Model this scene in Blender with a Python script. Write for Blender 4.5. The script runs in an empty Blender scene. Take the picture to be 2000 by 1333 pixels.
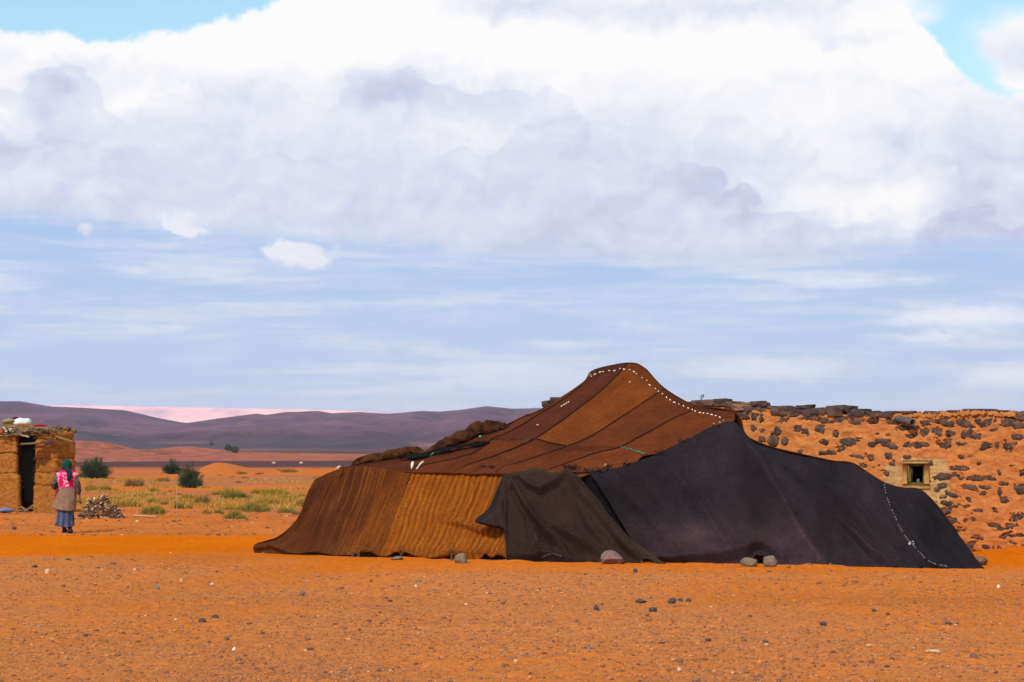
import bpy, bmesh, math, random
import numpy as np
from mathutils import Vector, Matrix
R = math.radians
rnd = random.Random(7)
rng = np.random.default_rng(11)
sc = bpy.context.scene
COL = sc.collection

# ------------------------------------------------------------------ camera
F = 4722.0            # focal length in pixels of a 2000 px wide frame (85 mm)
H = 1.79              # eye height
HOR = 880.0           # horizon row
cam_d = bpy.data.cameras.new('camera'); cam = bpy.data.objects.new('camera', cam_d); COL.objects.link(cam)
cam.location = (0, 0, H); cam.rotation_euler = (R(90), 0, 0)
cam_d.sensor_width = 36; cam_d.lens = F * 36 / 2000
cam_d.shift_y = (HOR - 666.5) / 2000
cam_d.clip_start = 0.5; cam_d.clip_end = 40000
cam_d.dof.use_dof = True; cam_d.dof.focus_distance = 39.5; cam_d.dof.aperture_fstop = 7.0
sc.camera = cam

# ------------------------------------------------------------------ light
SUN_EL, SUN_AZ = 44.0, 208.0       # azimuth clockwise from +Y: behind the camera, to the left
sd = bpy.data.lights.new('sun', 'SUN'); sd.energy = 3.7; sd.angle = R(0.6); sd.color = (1.0, 0.95, 0.87)
sun = bpy.data.objects.new('sun', sd); COL.objects.link(sun)
to_sun = Vector((math.sin(R(SUN_AZ)) * math.cos(R(SUN_EL)), math.cos(R(SUN_AZ)) * math.cos(R(SUN_EL)), math.sin(R(SUN_EL))))
sun.rotation_euler = (-to_sun).to_track_quat('-Z', 'Y').to_euler(); sun.location = to_sun * 50 
sc.view_settings.view_transform = 'Standard'; sc.view_settings.look = 'None'
sc.view_settings.gamma = 1; sc.view_settings.exposure = 0; sc.view_settings.use_curve_mapping = False
sc.render.engine = 'CYCLES'
sc.cycles.use_denoising = True
sc.cycles.max_bounces = 6; sc.cycles.volume_bounces = 1
sc.cycles.sample_clamp_indirect = 6

# ------------------------------------------------------------------ node helper
class NG:
    """tiny expression builder on a node tree"""
    def __init__(s, nt): s.nt = nt; s.n = nt.nodes; s.l = nt.links
    def node(s, t, **kw):
        n = s.n.new(t)
        for k, v in kw.items(): setattr(n, k, v)
        return n
    def put(s, sock, v):
        if isinstance(v, bpy.types.NodeSocket): s.l.new(v, sock)
        elif v is not None:
            if isinstance(v, (tuple, list)) and len(v) == 3 and len(getattr(sock, 'default_value', [0]*3)) == 4: v = (*v, 1)
            sock.default_value = v
    def m(s, op, a, b=None, c=None, clamp=False):
        n = s.node('ShaderNodeMath', operation=op, use_clamp=clamp)
        s.put(n.inputs[0], a)
        if b is not None: s.put(n.inputs[1], b)
        if c is not None: s.put(n.inputs[2], c)
        return n.outputs[0]
    def add(s, a, b): return s.m('ADD', a, b)
    def sub(s, a, b): return s.m('SUBTRACT', a, b)
    def mul(s, a, b): return s.m('MULTIPLY', a, b)
    def v(s, op, a, b=None):
        n = s.node('ShaderNodeVectorMath', operation=op)
        s.put(n.inputs[0], a)
        if b is not None:
            if op == 'SCALE': s.put(n.inputs['Scale'], b)
            else: s.put(n.inputs[1], b)
        return n.outputs['Value'] if op in ('LENGTH', 'DOT_PRODUCT', 'DISTANCE') else n.outputs[0]
    def xyz(s, x, y, z):
        n = s.node('ShaderNodeCombineXYZ'); s.put(n.inputs[0], x); s.put(n.inputs[1], y); s.put(n.inputs[2], z); return n.outputs[0]
    def sep(s, v):
        n = s.node('ShaderNodeSeparateXYZ'); s.put(n.inputs[0], v); return n.outputs
    def noise(s, vec, scale, detail=4, rough=.55, dist=0, color=False, dim='3D'):
        n = s.node('ShaderNodeTexNoise'); n.noise_dimensions = dim; s.put(n.inputs['Vector'], vec)
        n.inputs['Scale'].default_value = scale; n.inputs['Detail'].default_value = detail
        n.inputs['Roughness'].default_value = rough; n.inputs['Distortion'].default_value = dist
        return n.outputs['Color'] if color else n.outputs['Fac']
    def voro(s, vec, scale, detail=0, smooth=None, out='Distance', rough=.5, dim='3D'):
        n = s.node('ShaderNodeTexVoronoi'); n.voronoi_dimensions = dim; s.put(n.inputs['Vector'], vec); n.inputs['Scale'].default_value = scale
        n.inputs['Detail'].default_value = detail; n.inputs['Roughness'].default_value = rough
        if smooth is not None:
            n.feature = 'SMOOTH_F1'; n.inputs['Smoothness'].default_value = smooth
        return n.outputs[out]
    def map(s, v, a, b, c=0., d=1., smooth=False):
        n = s.node('ShaderNodeMapRange', interpolation_type='SMOOTHSTEP' if smooth else 'LINEAR'); n.clamp = True
        for i, q in enumerate((v, a, b, c, d)): s.put(n.inputs[i], q)
        return n.outputs[0]
    def mix(s, f, a, b, blend='MIX'):
        n = s.node('ShaderNodeMix', data_type='RGBA', blend_type=blend); n.clamp_factor = True
        s.put(n.inputs[0], f); s.put(n.inputs[6], a); s.put(n.inputs[7], b); return n.outputs[2]
    def ramp(s, v, stops, interp='EASE'):
        n = s.node('ShaderNodeValToRGB'); n.color_ramp.interpolation = interp; e = n.color_ramp.elements
        while len(e) > 1: e.remove(e[-1])
        for i, (p, c) in enumerate(stops):
            el = e[0] if i == 0 else e.new(p)
            el.position = p; el.color = (c, c, c, 1) if not isinstance(c, (tuple, list)) else (*c, 1)
        s.put(n.inputs[0], v); return n.outputs[0]
    def bump(s, h, strength=.5, dist=.01, normal=None):
        n = s.node('ShaderNodeBump'); n.inputs['Strength'].default_value = strength; n.inputs['Distance'].default_value = dist
        s.put(n.inputs['Height'], h)
        if normal is not None: s.put(n.inputs['Normal'], normal)
        return n.outputs[0]
    def uv(s): return s.node('ShaderNodeUVMap').outputs[0]
    def pos(s): return s.node('ShaderNodeNewGeometry').outputs['Position']
    def obj(s): return s.node('ShaderNodeTexCoord').outputs['Object']
    def attr(s, name, out='Color'): return s.node('ShaderNodeAttribute', attribute_name=name).outputs[out]
    def rand(s): return s.node('ShaderNodeObjectInfo').outputs['Random']

def material(name, fn, rough=.9, spec=.25, sheen=0):
    m = bpy.data.materials.new(name); m.use_nodes = True
    g = NG(m.node_tree); b = m.node_tree.nodes['Principled BSDF']
    b.inputs['Roughness'].default_value = rough; b.inputs['Specular IOR Level'].default_value = spec
    if sheen: b.inputs['Sheen Weight'].default_value = sheen; b.inputs['Sheen Roughness'].default_value = .6
    r = fn(g)
    colr, nrm = r if isinstance(r, tuple) and len(r) == 2 and not isinstance(r[0], float) else (r, None)
    g.put(b.inputs['Base Color'], colr)
    if nrm is not None: g.put(b.inputs['Normal'], nrm)
    return m

# ------------------------------------------------------------------ world: sky texture and clouds
world = bpy.data.worlds.new('World'); sc.world = world; world.use_nodes = True
def build_world():
    nt = world.node_tree; nt.nodes.clear(); g = NG(nt)
    sky = g.node('ShaderNodeTexSky', sky_type='NISHITA'); sky.sun_disc = False
    sky.sun_elevation = R(SUN_EL); sky.sun_rotation = R(SUN_AZ); sky.air_density = 1.0; sky.dust_density = .3; sky.ozone_density = 2.0
    d = g.v('NORMALIZE', g.node('ShaderNodeTexCoord').outputs['Generated'])
    x, y, z = g.sep(d)
    u = g.mul(g.m('ARCTAN2', x, y), 4.722)
    v = g.mul(g.m('ARCSINE', z), 4.722)                       # one unit = 1000 px of the photograph near the view
    P = g.v('SCALE', d, 4.722)
    w = g.noise(P, 5.0, 5, .6, color=True); wx, wy, wz = g.sep(w)
    w2 = g.sep(g.noise(P, 22.0, 2, .6, color=True))
    U = g.add(u, g.add(g.mul(g.sub(wx, .5), .16), g.mul(g.sub(w2[0], .5), .05)))
    V = g.add(v, g.add(g.mul(g.sub(wy, .5), .12), g.mul(g.sub(w2[1], .5), .04)))
    UV = g.xyz(U, V, 0)
    uvp = g.xyz(g.add(u, g.mul(g.sub(w2[0], .5), .05)), g.add(v, g.mul(g.sub(w2[1], .5), .03)), 0)
    def blobs(lst, vec):
        tot = None
        for (px, py, rx, ry, a) in lst:
            q = g.v('MULTIPLY', g.v('SUBTRACT', vec, ((px-1000)/1000, (HOR-py)/1000, 0)), (1000/rx, 1000/ry, 0))
            e = g.mul(g.m('EXPONENT', g.mul(g.v('DOT_PRODUCT', q, q), -1.0)), a)
            tot = e if tot is None else g.add(tot, e)
        return tot
    un = g.map(u, -1.3, 1.3)                                  # 0..1 across the view and a little beyond
    def curve(pts):
        st = [((px-1000)/1000/2.6+.5, (HOR-py)/1000) for px, py in pts]
        return g.ramp(un, st, 'LINEAR')
    top = curve([(-300, 60), (0, 66), (110, 92), (200, 92), (350, 66), (470, 48), (540, 18), (620, -20), (900, -60), (1650, -60), (1730, -10), (1790, 45), (1835, 110), (1885, 172), (1960, 192), (2290, 150)])
    bot = curve([(-300, 405), (0, 420), (300, 442), (500, 452), (700, 466), (780, 484), (900, 500), (1150, 505), (1400, 520), (1550, 512), (1700, 492), (1850, 478), (2000, 490), (2290, 480)])
    n1 = g.sub(wz, .5); n2 = g.sub(g.noise(P, 24, 4, .6), .5)
    edge = g.add(g.mul(n1, .09), g.mul(n2, .04))
    mt = g.map(g.add(g.sub(top, v), edge), -.004, .016, smooth=True)
    mb = g.map(g.add(g.sub(v, bot), g.mul(edge, .8)), -.03, .03, smooth=True)
    mass = g.mul(mt, mb)
    # generic broken cloud for all that lies above and beside the view
    gen = g.map(g.add(g.noise(P, 1.1, 4, .55), g.mul(n1, .10)), .47, .56, smooth=True)
    out = g.map(g.m('MAXIMUM', g.sub(v, 1.0), g.sub(g.m('ABSOLUTE', u), 1.25)), 0, .15, smooth=True)
    lowv = g.map(v, .30, .55, smooth=True)
    cl = g.add(g.mul(mass, g.sub(1, out)), g.mul(g.mul(gen, out), lowv))
    extra = blobs([(1975, 105, 92, 62, 1.3), (2000, 178, 66, 22, 1.3), (1710, 26, 120, 30, 1.1), (1790, 58, 50, 16, .6), (1650, 84, 100, 20, .8)], uvp)
    small = blobs([(362, 448, 48, 20, 1.3), (352, 424, 18, 26, 1.0), (590, 484, 62, 26, 1.5), (565, 480, 40, 14, .7), (165, 460, 36, 15, .95), (237, 452, 10, 8, .6), (1990, 455, 60, 30, .8)], UV)
    extra = g.map(g.add(extra, g.mul(edge, 5.0)), .22, 1.05, smooth=True)
    smallm = g.map(g.add(small, g.mul(edge, 9.0)), .34, 1.20, smooth=True)
    cl = g.m('MAXIMUM', cl, g.m('MAXIMUM', extra, smallm))
    # light and dark of the cloud mass: billows catch the light from the upper left
    L = (-.016, .026, 0)
    uv2 = g.xyz(u, g.mul(v, 1.35), 0)
    Pw = g.v('ADD', uv2, g.xyz(g.mul(g.sub(wx, .5), .30), g.mul(g.sub(wy, .5), .26), 0))
    PL = g.v('ADD', Pw, L)
    rel = g.mul(g.sub(g.voro(PL, 4.2, 1, .5, dim='2D'), g.voro(Pw, 4.2, 1, .5, dim='2D')), .62)
    nz = g.sub(g.noise(uv2, 3.0, 5, .55, dim='2D'), .5)
    fine = g.sub(g.noise(Pw, 11, 3, .5, dim='2D'), g.noise(PL, 11, 3, .5, dim='2D'))
    hgt = g.map(v, .36, .80, -.30, .42)
    spots = blobs([(450, 110, 330, 42, .45), (880, 85, 380, 48, .55), (1350, 112, 330, 40, .5), (1600, 230, 130, 110, .45), (1300, 185, 220, 70, .25),
                   (262, 205, 80, 34, .5), (30, 245, 45, 70, .45), (1660, 400, 130, 50, 1.0), (1770, 400, 70, 70, .8), (1770, 118, 80, 34, .6), (1975, 178, 60, 20, .8), (360, 440, 70, 40, .35), (590, 480, 90, 40, .4), (1500, 478, 220, 26, .45),
                   (130, 185, 80, 48, -.85), (100, 262, 80, 50, -.55), (195, 122, 52, 20, -.5), (770, 182, 95, 50, -.75), (930, 195, 160, 40, -.6), (985, 18, 90, 34, -.8),
                   (1350, 34, 300, 34, -.95), (1640, 84, 110, 18, -.8), (1950, 108, 95, 44, -.75), (1120, 330, 260, 90, -.12), (1400, 330, 120, 60, -.25), (1700, 288, 60, 16, -.5), (1880, 400, 80, 90, -.35), (380, 290, 180, 70, -.15), (20, 290, 30, 20, -.6)], UV)
    # nearer banks of cloud: each begins at a crisp billowed upper edge and fades downwards
    puff = g.mul(g.sub(.42, g.voro(g.v('ADD', uv2, g.xyz(g.mul(g.sub(wx, .5), .10), g.mul(g.sub(wy, .5), .10), 0)), 11.0, 1.0, .25, dim='2D')), .075)
    banks = None
    for pts, A, fall in (([(-300, 180), (0, 172), (60, 160), (90, 146), (190, 150), (212, 200), (240, 225), (300, 172), (420, 164), (560, 170), (660, 152), (700, 134), (830, 132), (850, 160), (960, 138), (1020, 152), (1110, 182), (1160, 232), (1300, 260), (1500, 400), (2290, 420)], .34, .085),
                         ([(-300, 300), (0, 290), (90, 250), (170, 262), (300, 282), (460, 268), (620, 300), (800, 280), (980, 250), (1100, 232), (1180, 190), (1240, 186), (1330, 236), (1400, 214), (1460, 212), (1510, 262), (1590, 290), (1650, 330), (1760, 300), (1900, 290), (2290, 300)], .26, .13),
                         ([(-300, 110), (0, 112), (140, 118), (230, 112), (260, 150), (400, 108), (600, 118), (800, 96), (1000, 120), (1100, 88), (1270, 84), (1330, 104), (1430, 112), (1530, 122), (1600, 108), (1700, 130), (1800, 160), (1900, 210), (2290, 220)], .17, .05),
                         ([(-300, 380), (0, 372), (200, 352), (400, 372), (600, 346), (760, 366), (900, 340), (1100, 362), (1250, 330), (1400, 352), (1520, 376), (1640, 500), (1760, 520), (1840, 470), (1900, 380), (2290, 380)], .10, .07)):
        s_ = g.add(g.sub(curve(pts), v), g.add(puff, g.mul(n1, .05)))
        e = g.mul(g.map(s_, -.004, .018, smooth=True), g.m('EXPONENT', g.mul(g.m('MAXIMUM', s_, 0), -1/fall)))
        e = g.mul(e, g.map(nz, -.16, .16, A*.25, A*1.2)); banks = e if banks is None else g.add(banks, e)
    b = g.add(g.add(g.add(hgt, g.mul(spots, .55)), g.add(g.mul(rel, .55), g.mul(nz, .8))), g.mul(fine, .45))
    b = g.add(g.sub(g.add(b, .06), banks), g.mul(smallm, .16))
    b = g.map(b, -.55, .52)
    ccol = g.ramp(b, [(0, (.55, .575, .79)), (.28, (.675, .715, .875)), (.50, (.785, .82, .92)), (.75, (.91, .92, .975)), (1, (1.0, 1.0, 1.0))], 'LINEAR')
    ccol = g.v('SCALE', ccol, 10.0)
    # clear sky: the sky texture, tinted
    clear = g.v('MULTIPLY', sky.outputs[0], SKY_TINT)
    # thin layered cloud below the mass
    S = g.xyz(g.mul(u, 1.0), g.mul(v, 9.0), g.mul(y, .5))
    st = g.noise(S, 2.6, 5, .6, .3)
    stB = blobs([(1850, 622, 160, 18, .5), (1780, 660, 120, 10, .4), (1120, 672, 90, 12, .3), (1960, 738, 90, 22, .5), (1480, 725, 160, 22, .35), (880, 580, 160, 16, .15), (860, 735, 260, 50, .18), (100, 600, 200, 40, .15), (1600, 560, 200, 10, .2), (620, 760, 200, 20, .15)], uvp)
    stm = g.map(g.add(g.add(st, g.mul(stB, .5)), g.mul(n2, .05)), .36, .68, .0, .95, smooth=True)
    lowm = g.map(v, .50, .70, 1, 0, smooth=True)
    lowbase = g.ramp(g.map(v, -.05, .50), [(0, (.57, .76, .94)), (.3, (.54, .68, .91)), (.65, (.46, .62, .885)), (1, (.385, .57, .88))], 'LINEAR')
    lowbase = g.v('SCALE', lowbase, 10.0)
    base = g.mix(lowm, clear, lowbase)
    stcol = g.v('SCALE', g.mix(g.map(g.add(g.add(st, stB), g.mul(n2, .3)), .5, 1.05), (.63, .72, .91), (.90, .92, .97)), 10.0)
    base = g.mix(g.mul(stm, lowm), base, stcol)
    colr = g.mix(cl, base, ccol)
    bg = g.node('ShaderNodeBackground'); g.put(bg.inputs[0], colr); bg.inputs[1].default_value = SKY_STRENGTH
    o = g.node('ShaderNodeOutputWorld'); g.l.new(bg.outputs[0], o.inputs[0])
    world.cycles.sampling_method = 'MANUAL'; world.cycles.sample_map_resolution = 512
SKY_STRENGTH = 0.1
SKY_TINT = (1.50, 1.66, 1.52)
build_world()

# ------------------------------------------------------------------ helpers
def P(px, py, Y): return ((px - 1000) / F * Y, Y, H - (py - HOR) / F * Y)
def Yg(py): return H * F / (py - HOR)
def G(px, py): 
    Y = Yg(py); return ((px - 1000) / F * Y, Y, 0.0)

def _hash(ix, iy, seed):
    h = (ix.astype(np.int64) * 374761393 + iy.astype(np.int64) * 668265263 + seed * 974634777) & 0xffffffff
    h = ((h ^ (h >> 13)) * 1274126177) & 0xffffffff
    return ((h ^ (h >> 16)) & 0xffff) / 65535.0
def vnoise(x, y, seed=0):
    x0 = np.floor(x); y0 = np.floor(y); fx = x - x0; fy = y - y0
    fx = fx*fx*fx*(fx*(fx*6-15)+10); fy = fy*fy*fy*(fy*(fy*6-15)+10)
    ix = x0.astype(np.int64); iy = y0.astype(np.int64)
    a = _hash(ix, iy, seed); b = _hash(ix+1, iy, seed); c = _hash(ix, iy+1, seed); d = _hash(ix+1, iy+1, seed)
    return (a*(1-fx)+b*fx)*(1-fy) + (c*(1-fx)+d*fx)*fy - .5
def fbm(x, y, octv=4, seed=0, gain=.5):
    x = np.asarray(x, float); y = np.asarray(y, float); s = 0; a = 1.; t = 0
    for i in range(octv):
        s = s + a * vnoise(x*2**i + 13.7*i, y*2**i - 7.1*i, seed+i); t += a; a *= gain
    return s / t * 2
def interp(x, pts): return np.interp(x, [p[0] for p in pts], [p[1] for p in pts])
def sstep(x, a, b):
    t = np.clip((x - a) / (b - a), 0, 1); return t*t*(3-2*t)

def props(o, label=None, cat=None, group=None, kind=None):
    if label: o['label'] = label
    if cat: o['category'] = cat
    if group: o['group'] = group
    if kind: o['kind'] = kind
    return o
def new_mesh(name, verts, faces, mats=None, parent=None, smooth=False, uvs=None, cols=None, mat_idx=None):
    me = bpy.data.meshes.new(name)
    verts = np.asarray(verts, dtype=np.float32); n = len(verts)
    me.vertices.add(n); me.vertices.foreach_set('co', verts.ravel())
    if isinstance(faces, np.ndarray):
        k = faces.shape[1]; fl = faces.ravel(); st = np.arange(len(faces)) * k; tot = np.full(len(faces), k)
    else:
        fl = np.array([i for f in faces for i in f]); tot = np.array([len(f) for f in faces]); st = np.concatenate(([0], np.cumsum(tot)[:-1]))
    me.loops.add(len(fl)); me.loops.foreach_set('vertex_index', fl.astype(np.int32))
    me.polygons.add(len(st)); me.polygons.foreach_set('loop_start', st.astype(np.int32))
    try: me.polygons.foreach_set('loop_total', tot.astype(np.int32))
    except Exception: pass
    if smooth: me.polygons.foreach_set('use_smooth', np.ones(len(st), dtype=bool))
    if mat_idx is not None: me.polygons.foreach_set('material_index', np.asarray(mat_idx, dtype=np.int32))
    me.update(calc_edges=True)
    if uvs is not None:
        l = me.uv_layers.new(name='UVMap'); l.data.foreach_set('uv', np.asarray(uvs, dtype=np.float32)[fl].ravel())
    if cols is not None:
        c = me.color_attributes.new(name='Col', type='FLOAT_COLOR', domain='POINT')
        cc = np.ones((n, 4), dtype=np.float32); cc[:, :3] = cols; c.data.foreach_set('color', cc.ravel())
    o = bpy.data.objects.new(name, me); COL.objects.link(o)
    if mats is not None:
        for m in (mats if isinstance(mats, (list, tuple)) else [mats]): me.materials.append(m)
    if parent is not None: o.parent = parent
    return o
def empty(name, loc, rz=0):
    o = bpy.data.objects.new(name, None); COL.objects.link(o); o.location = loc; o.rotation_euler = (0, 0, rz); o.empty_display_size = .2
    o['_inv'] = 0; del o['_inv']
    return o
def adopt(child, parent):
    """keep a child built in world coordinates where it is"""
    child.parent = parent; child.matrix_parent_inverse = parent.matrix_basis.inverted(); return child
def grid_faces(nr, nc, close=False):
    i = np.arange(nr-1)[:, None] * nc + np.arange(nc-1)[None, :]
    f = np.stack([i, i+1, i+nc+1, i+nc], -1).reshape(-1, 4)
    if close:
        j = np.arange(nr-1) * nc
        f = np.concatenate([f, np.stack([j+nc-1, j, j+nc, j+2*nc-1], -1)])
    return f
def cr(pts, t):
    """Catmull-Rom through pts (n,d) at parameters t in 0..n-1"""
    pts = np.asarray(pts, float); n = len(pts); t = np.clip(np.asarray(t, float), 0, n-1)
    i = np.minimum(t.astype(int), n-2); f = (t - i)[:, None]
    ext = np.vstack([2*pts[0]-pts[1], pts, 2*pts[-1]-pts[-2]])
    p0, p1, p2, p3 = ext[i], ext[i+1], ext[i+2], ext[i+3]
    return .5*((2*p1) + (-p0+p2)*f + (2*p0-5*p1+4*p2-p3)*f**2 + (-p0+3*p1-3*p2+p3)*f**3)
def tube(name, pts, rad, mat, parent=None, seg=6, n=None, jitter=0, caps=True):
    pts = np.asarray(pts, float); m = len(pts)
    if n: pts = cr(pts, np.linspace(0, m-1, n)); m = n
    rad = np.interp(np.linspace(0, 1, m), np.linspace(0, 1, len(np.atleast_1d(rad))), np.atleast_1d(rad))
    V = []; 
    for i in range(m):
        t = pts[min(i+1, m-1)] - pts[max(i-1, 0)]; t = t/(np.linalg.norm(t)+1e-9)
        a = np.cross(t, (0, 0, 1)) if abs(t[2]) < .9 else np.cross(t, (1, 0, 0)); a /= np.linalg.norm(a); b = np.cross(t, a)
        for k in range(seg):
            w = 2*math.pi*k/seg; r = rad[i]*(1+jitter*rnd.uniform(-1, 1))
            V.append(pts[i] + (a*math.cos(w)+b*math.sin(w))*r)
    f = [tuple(x) for x in grid_faces(m, seg, True)]
    if caps: f += [tuple(range(seg))[::-1], tuple((m-1)*seg+k for k in range(seg))]
    return new_mesh(name, V, f, mat, parent, smooth=True)
def rock_geo(seed, sub=2, flat=.7, rough=.18):
    bm = bmesh.new(); bmesh.ops.create_icosphere(bm, subdivisions=sub, radius=1)
    r = random.Random(seed); pl = [(Vector((r.gauss(0, 1), r.gauss(0, 1), r.gauss(0, 1))).normalized(), r.uniform(.62, .9)) for _ in range(9)]
    for v in bm.verts:
        c = v.co.copy()
        for nrm, d in pl:
            k = c.dot(nrm)
            if k > d: c -= nrm*(k-d)*.9
        c += Vector([r.uniform(-1, 1)*rough*.15 for _ in range(3)])
        v.co = Vector((c.x, c.y, c.z*flat))
    me = bpy.data.meshes.new('rock'); bm.to_mesh(me); bm.free(); return me
# ------------------------------------------------------------------ land
def ground_z(x, y, fine=False):
    x = np.asarray(x, float); y = np.asarray(y, float)
    A = .34*sstep(y, 72, 115) - .12*sstep(y, 130, 200)
    A = A * (1 - sstep(y, 250, 300))
    z = A * (.25 + fbm(x/16, y/13, 4, 3)) * (1 - .3*sstep(y, 90, 240))
    for (px, Y, sx, sy, h) in ((408, 165, .9, 5, .30), (432, 165, 1.3, 6, .50), (478, 165, 1.9, 5, .42), (530, 160, 1.5, 4, .15), (250, 130, 7, 7, .18), (560, 120, 6, 9, .15), (640, 150, 5, 10, .25), (330, 112, 3.5, 6, .10), (190, 118, 5, 6, .14)):
        cx = (px-1000)/F*Y
        z = z + h*np.exp(-((x-cx)/sx)**2 - ((y-Y)/sy)**2)
    z = z + .15*sstep(y, 75, 110)*(1-sstep(y, 230, 280))*fbm(x/5, y/4, 3, 9)
    z = z + np.clip(y-1100, 0, None)*.0045 + 14*sstep(y, 1900, 3000)
    z = z + sstep(y, 1200, 2200) * 2.5*fbm(x/160, y/300, 3, 21)
    hy = np.interp(x, [-4.6, -.1, 2.4, 7.2], [41.7, 38.55, 37.95, 36.35])
    z = z + (.012+.055*np.clip(fbm(x/.8, y*0, 4, 15), 0, 1))*np.exp(-((y-hy+.10)/.20)**2)*sstep(x, -4.9, -4.3)*(1-sstep(x, 7.0, 7.5))
    # sand swept against the foot of the stone house
    z = z + .16*sstep(x, 7.9, 9.4)*sstep(y, 40.2, 42.5)*(1-sstep(y, 48, 60))
    z = z + .05*np.exp(-((y-43.2)/1.4)**2)*(1-sstep(x, -5.0, -3.5))   # low lip of the blown sand
    near = 1 - sstep(y, 60, 90)
    z = z + near*(.035*fbm(x/3.1, y/4.0, 3, 5)) * sstep(np.abs(y-40.5), 0, 2.0)
    if fine:
        g = near * (1 - .75*sand_mask(x, y))
        z = z + g*(.015*fbm(x/.35, y/.55, 3, 31) + .024*np.clip(fbm(x/.11, y/.15, 2, 37), .05, None))
        for y0_, sl_, w_, dp in ((28.4, .035, .10, .030), (29.9, .035, .10, .028), (33.1, -.02, .09, .022), (24.2, .06, .08, .022)):
            z = z - near*dp*np.exp(-((y-y0_-sl_*x-.35*fbm(x/2.6, x*0+y0_, 3, 45))/w_)**2)*(.3+np.clip(fbm(x/1.9, x*0+y0_, 2, 46)+.35, 0, 1))
        # wind ripples on the blown sand
        z = z + near*sand_mask(x, y)*.006*np.sin((y*1.2 + x*.25 + .6*fbm(x/1.1, y/1.3, 2, 41))*2*math.pi/.55)
    return z
def sand_mask(x, y):
    n = 1.3*fbm(x/2.5, y/3.0, 5, 51, .62)
    left = sstep(y + n, 40.4, 41.3) * (1 - sstep(y + n*1.5, 50.6, 52.0)) 
    right = sstep(x + n*.4, 7.0, 7.6) * sstep(y + n*.5, 37.2, 38.6) * (1 - sstep(y, 46, 48))
    apron = .7*sstep(x, -4.2, -2.5) * sstep(y + .9*n, 33.8, 36.6)*(1 - sstep(y, 41, 43))*(1-sstep(x, 8, 9)) 
    left = left*(1-.85*np.exp(-((y-41.7+.4*n)/.42)**2)*sstep(x, -7.2, -5.6)*(1-sstep(x, -4.4, -4.0)))
    return np.clip(left*(1 - sstep(x, 4, 6)) + right + apron, 0, 1)
def build_ground():
    # rows close together in front, opening towards the horizon
    py = np.concatenate([np.linspace(1420, 1085, 400), np.linspace(1084, 1000, 70), np.linspace(999, 905, 120), np.linspace(904, 884, 50)])
    Y = Yg(py); Y = np.concatenate([[-60, -20, 0, 8, 13], Y, [2400, 2800, 3300, 4200, 6000, 9000, 14000]])
    s = np.concatenate([-np.geomspace(3, .31, 12), np.linspace(-.27, .27, 760), np.geomspace(.31, 3, 12)])
    YY, SS = np.meshgrid(Y, s, indexing='ij')
    XX = SS*np.maximum(YY, 14) * (1 + .6*(YY > 3000))
    # break the regular rows a little
    ZZ = ground_z(XX, YY, True)
    x, y = XX.ravel(), YY.ravel()
    sm = sand_mask(x, y)
    n = fbm(x/4, y/6, 4, 61); n2 = fbm(x/.9, y/1.5, 3, 63); n3 = fbm(x/11, y/2.2, 3, 67)
    def C(*c): return np.array(c)[None, :]
    gravel = C(.55, .158, .024)*(1+.18*n[:, None]) 
    lav = np.clip(.5+1.3*n+.6*n2+.35*(1-sstep(x, -5, 1))-.2*sstep(y, 30, 37), 0, 1)[:, None]
    gravel = gravel*(1-.5*lav) + C(.38, .150, .060)*.5*lav
    gravel = gravel*(1 + .10*n3[:, None])
    sand = C(.56, .128, .004)*(1+.06*n[:, None]+.07*n2[:, None])
    c = gravel*(1-sm[:, None]) + sand*sm[:, None]
    m = (sstep(y + 2.0*n, 50.5, 52.5)*(1-sstep(y+10*n, 64, 80)))[:, None]
    c = c*(1-m) + C(.50, .142, .028)*(1+.22*n2[:, None])*m
    m = sstep(y+10*n, 64, 80)[:, None]
    pat = np.clip(.45+1.5*fbm(x/6, y/10, 4, 71), 0, 1)[:, None]
    c = c*(1-m) + (C(.52, .145, .026)*(1-pat) + C(.40, .13, .062)*pat)*m
    m = (sstep(y+25*fbm(x/40, y/60, 3, 73), 215, 270))[:, None]
    c = c*(1-m) + C(.10, .050, .052)*m
    m = sstep(y, 900, 1300)[:, None]*.6
    c = c*(1-m) + C(.09, .05, .055)*m
    st = (sstep(fbm(x/420, y/160, 3, 77), .12, .30)*sstep(y, 1200, 1600))[:, None]*.6
    c = c*(1-st) + C(.30, .14, .10)*st
    def mat(g):
        p = g.pos(); col = g.attr('Col')
        f = g.noise(g.v('MULTIPLY', p, (1, .6, 1)), 9, 6, .65); f2 = g.noise(p, 60, 3, .6)
        col = g.mix(g.map(f, .35, .68), g.v('SCALE', col, 1.06), g.v('MULTIPLY', col, (.74, .76, .84)))
        col = g.mix(g.map(f2, .62, .72, 0, .5), col, (.13, .065, .045))
        h = g.add(g.mul(f, .6), g.mul(f2, .4))
        return col, g.bump(h, .35, .03)
    o = new_mesh('ground', np.stack([x, y, ZZ.ravel()], -1), grid_faces(*XX.shape), material('ground', mat, .95, .0), smooth=True, cols=c)
    props(o, 'orange sand and gravel plain running flat to the far hills', kind='structure')
build_ground()

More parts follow.
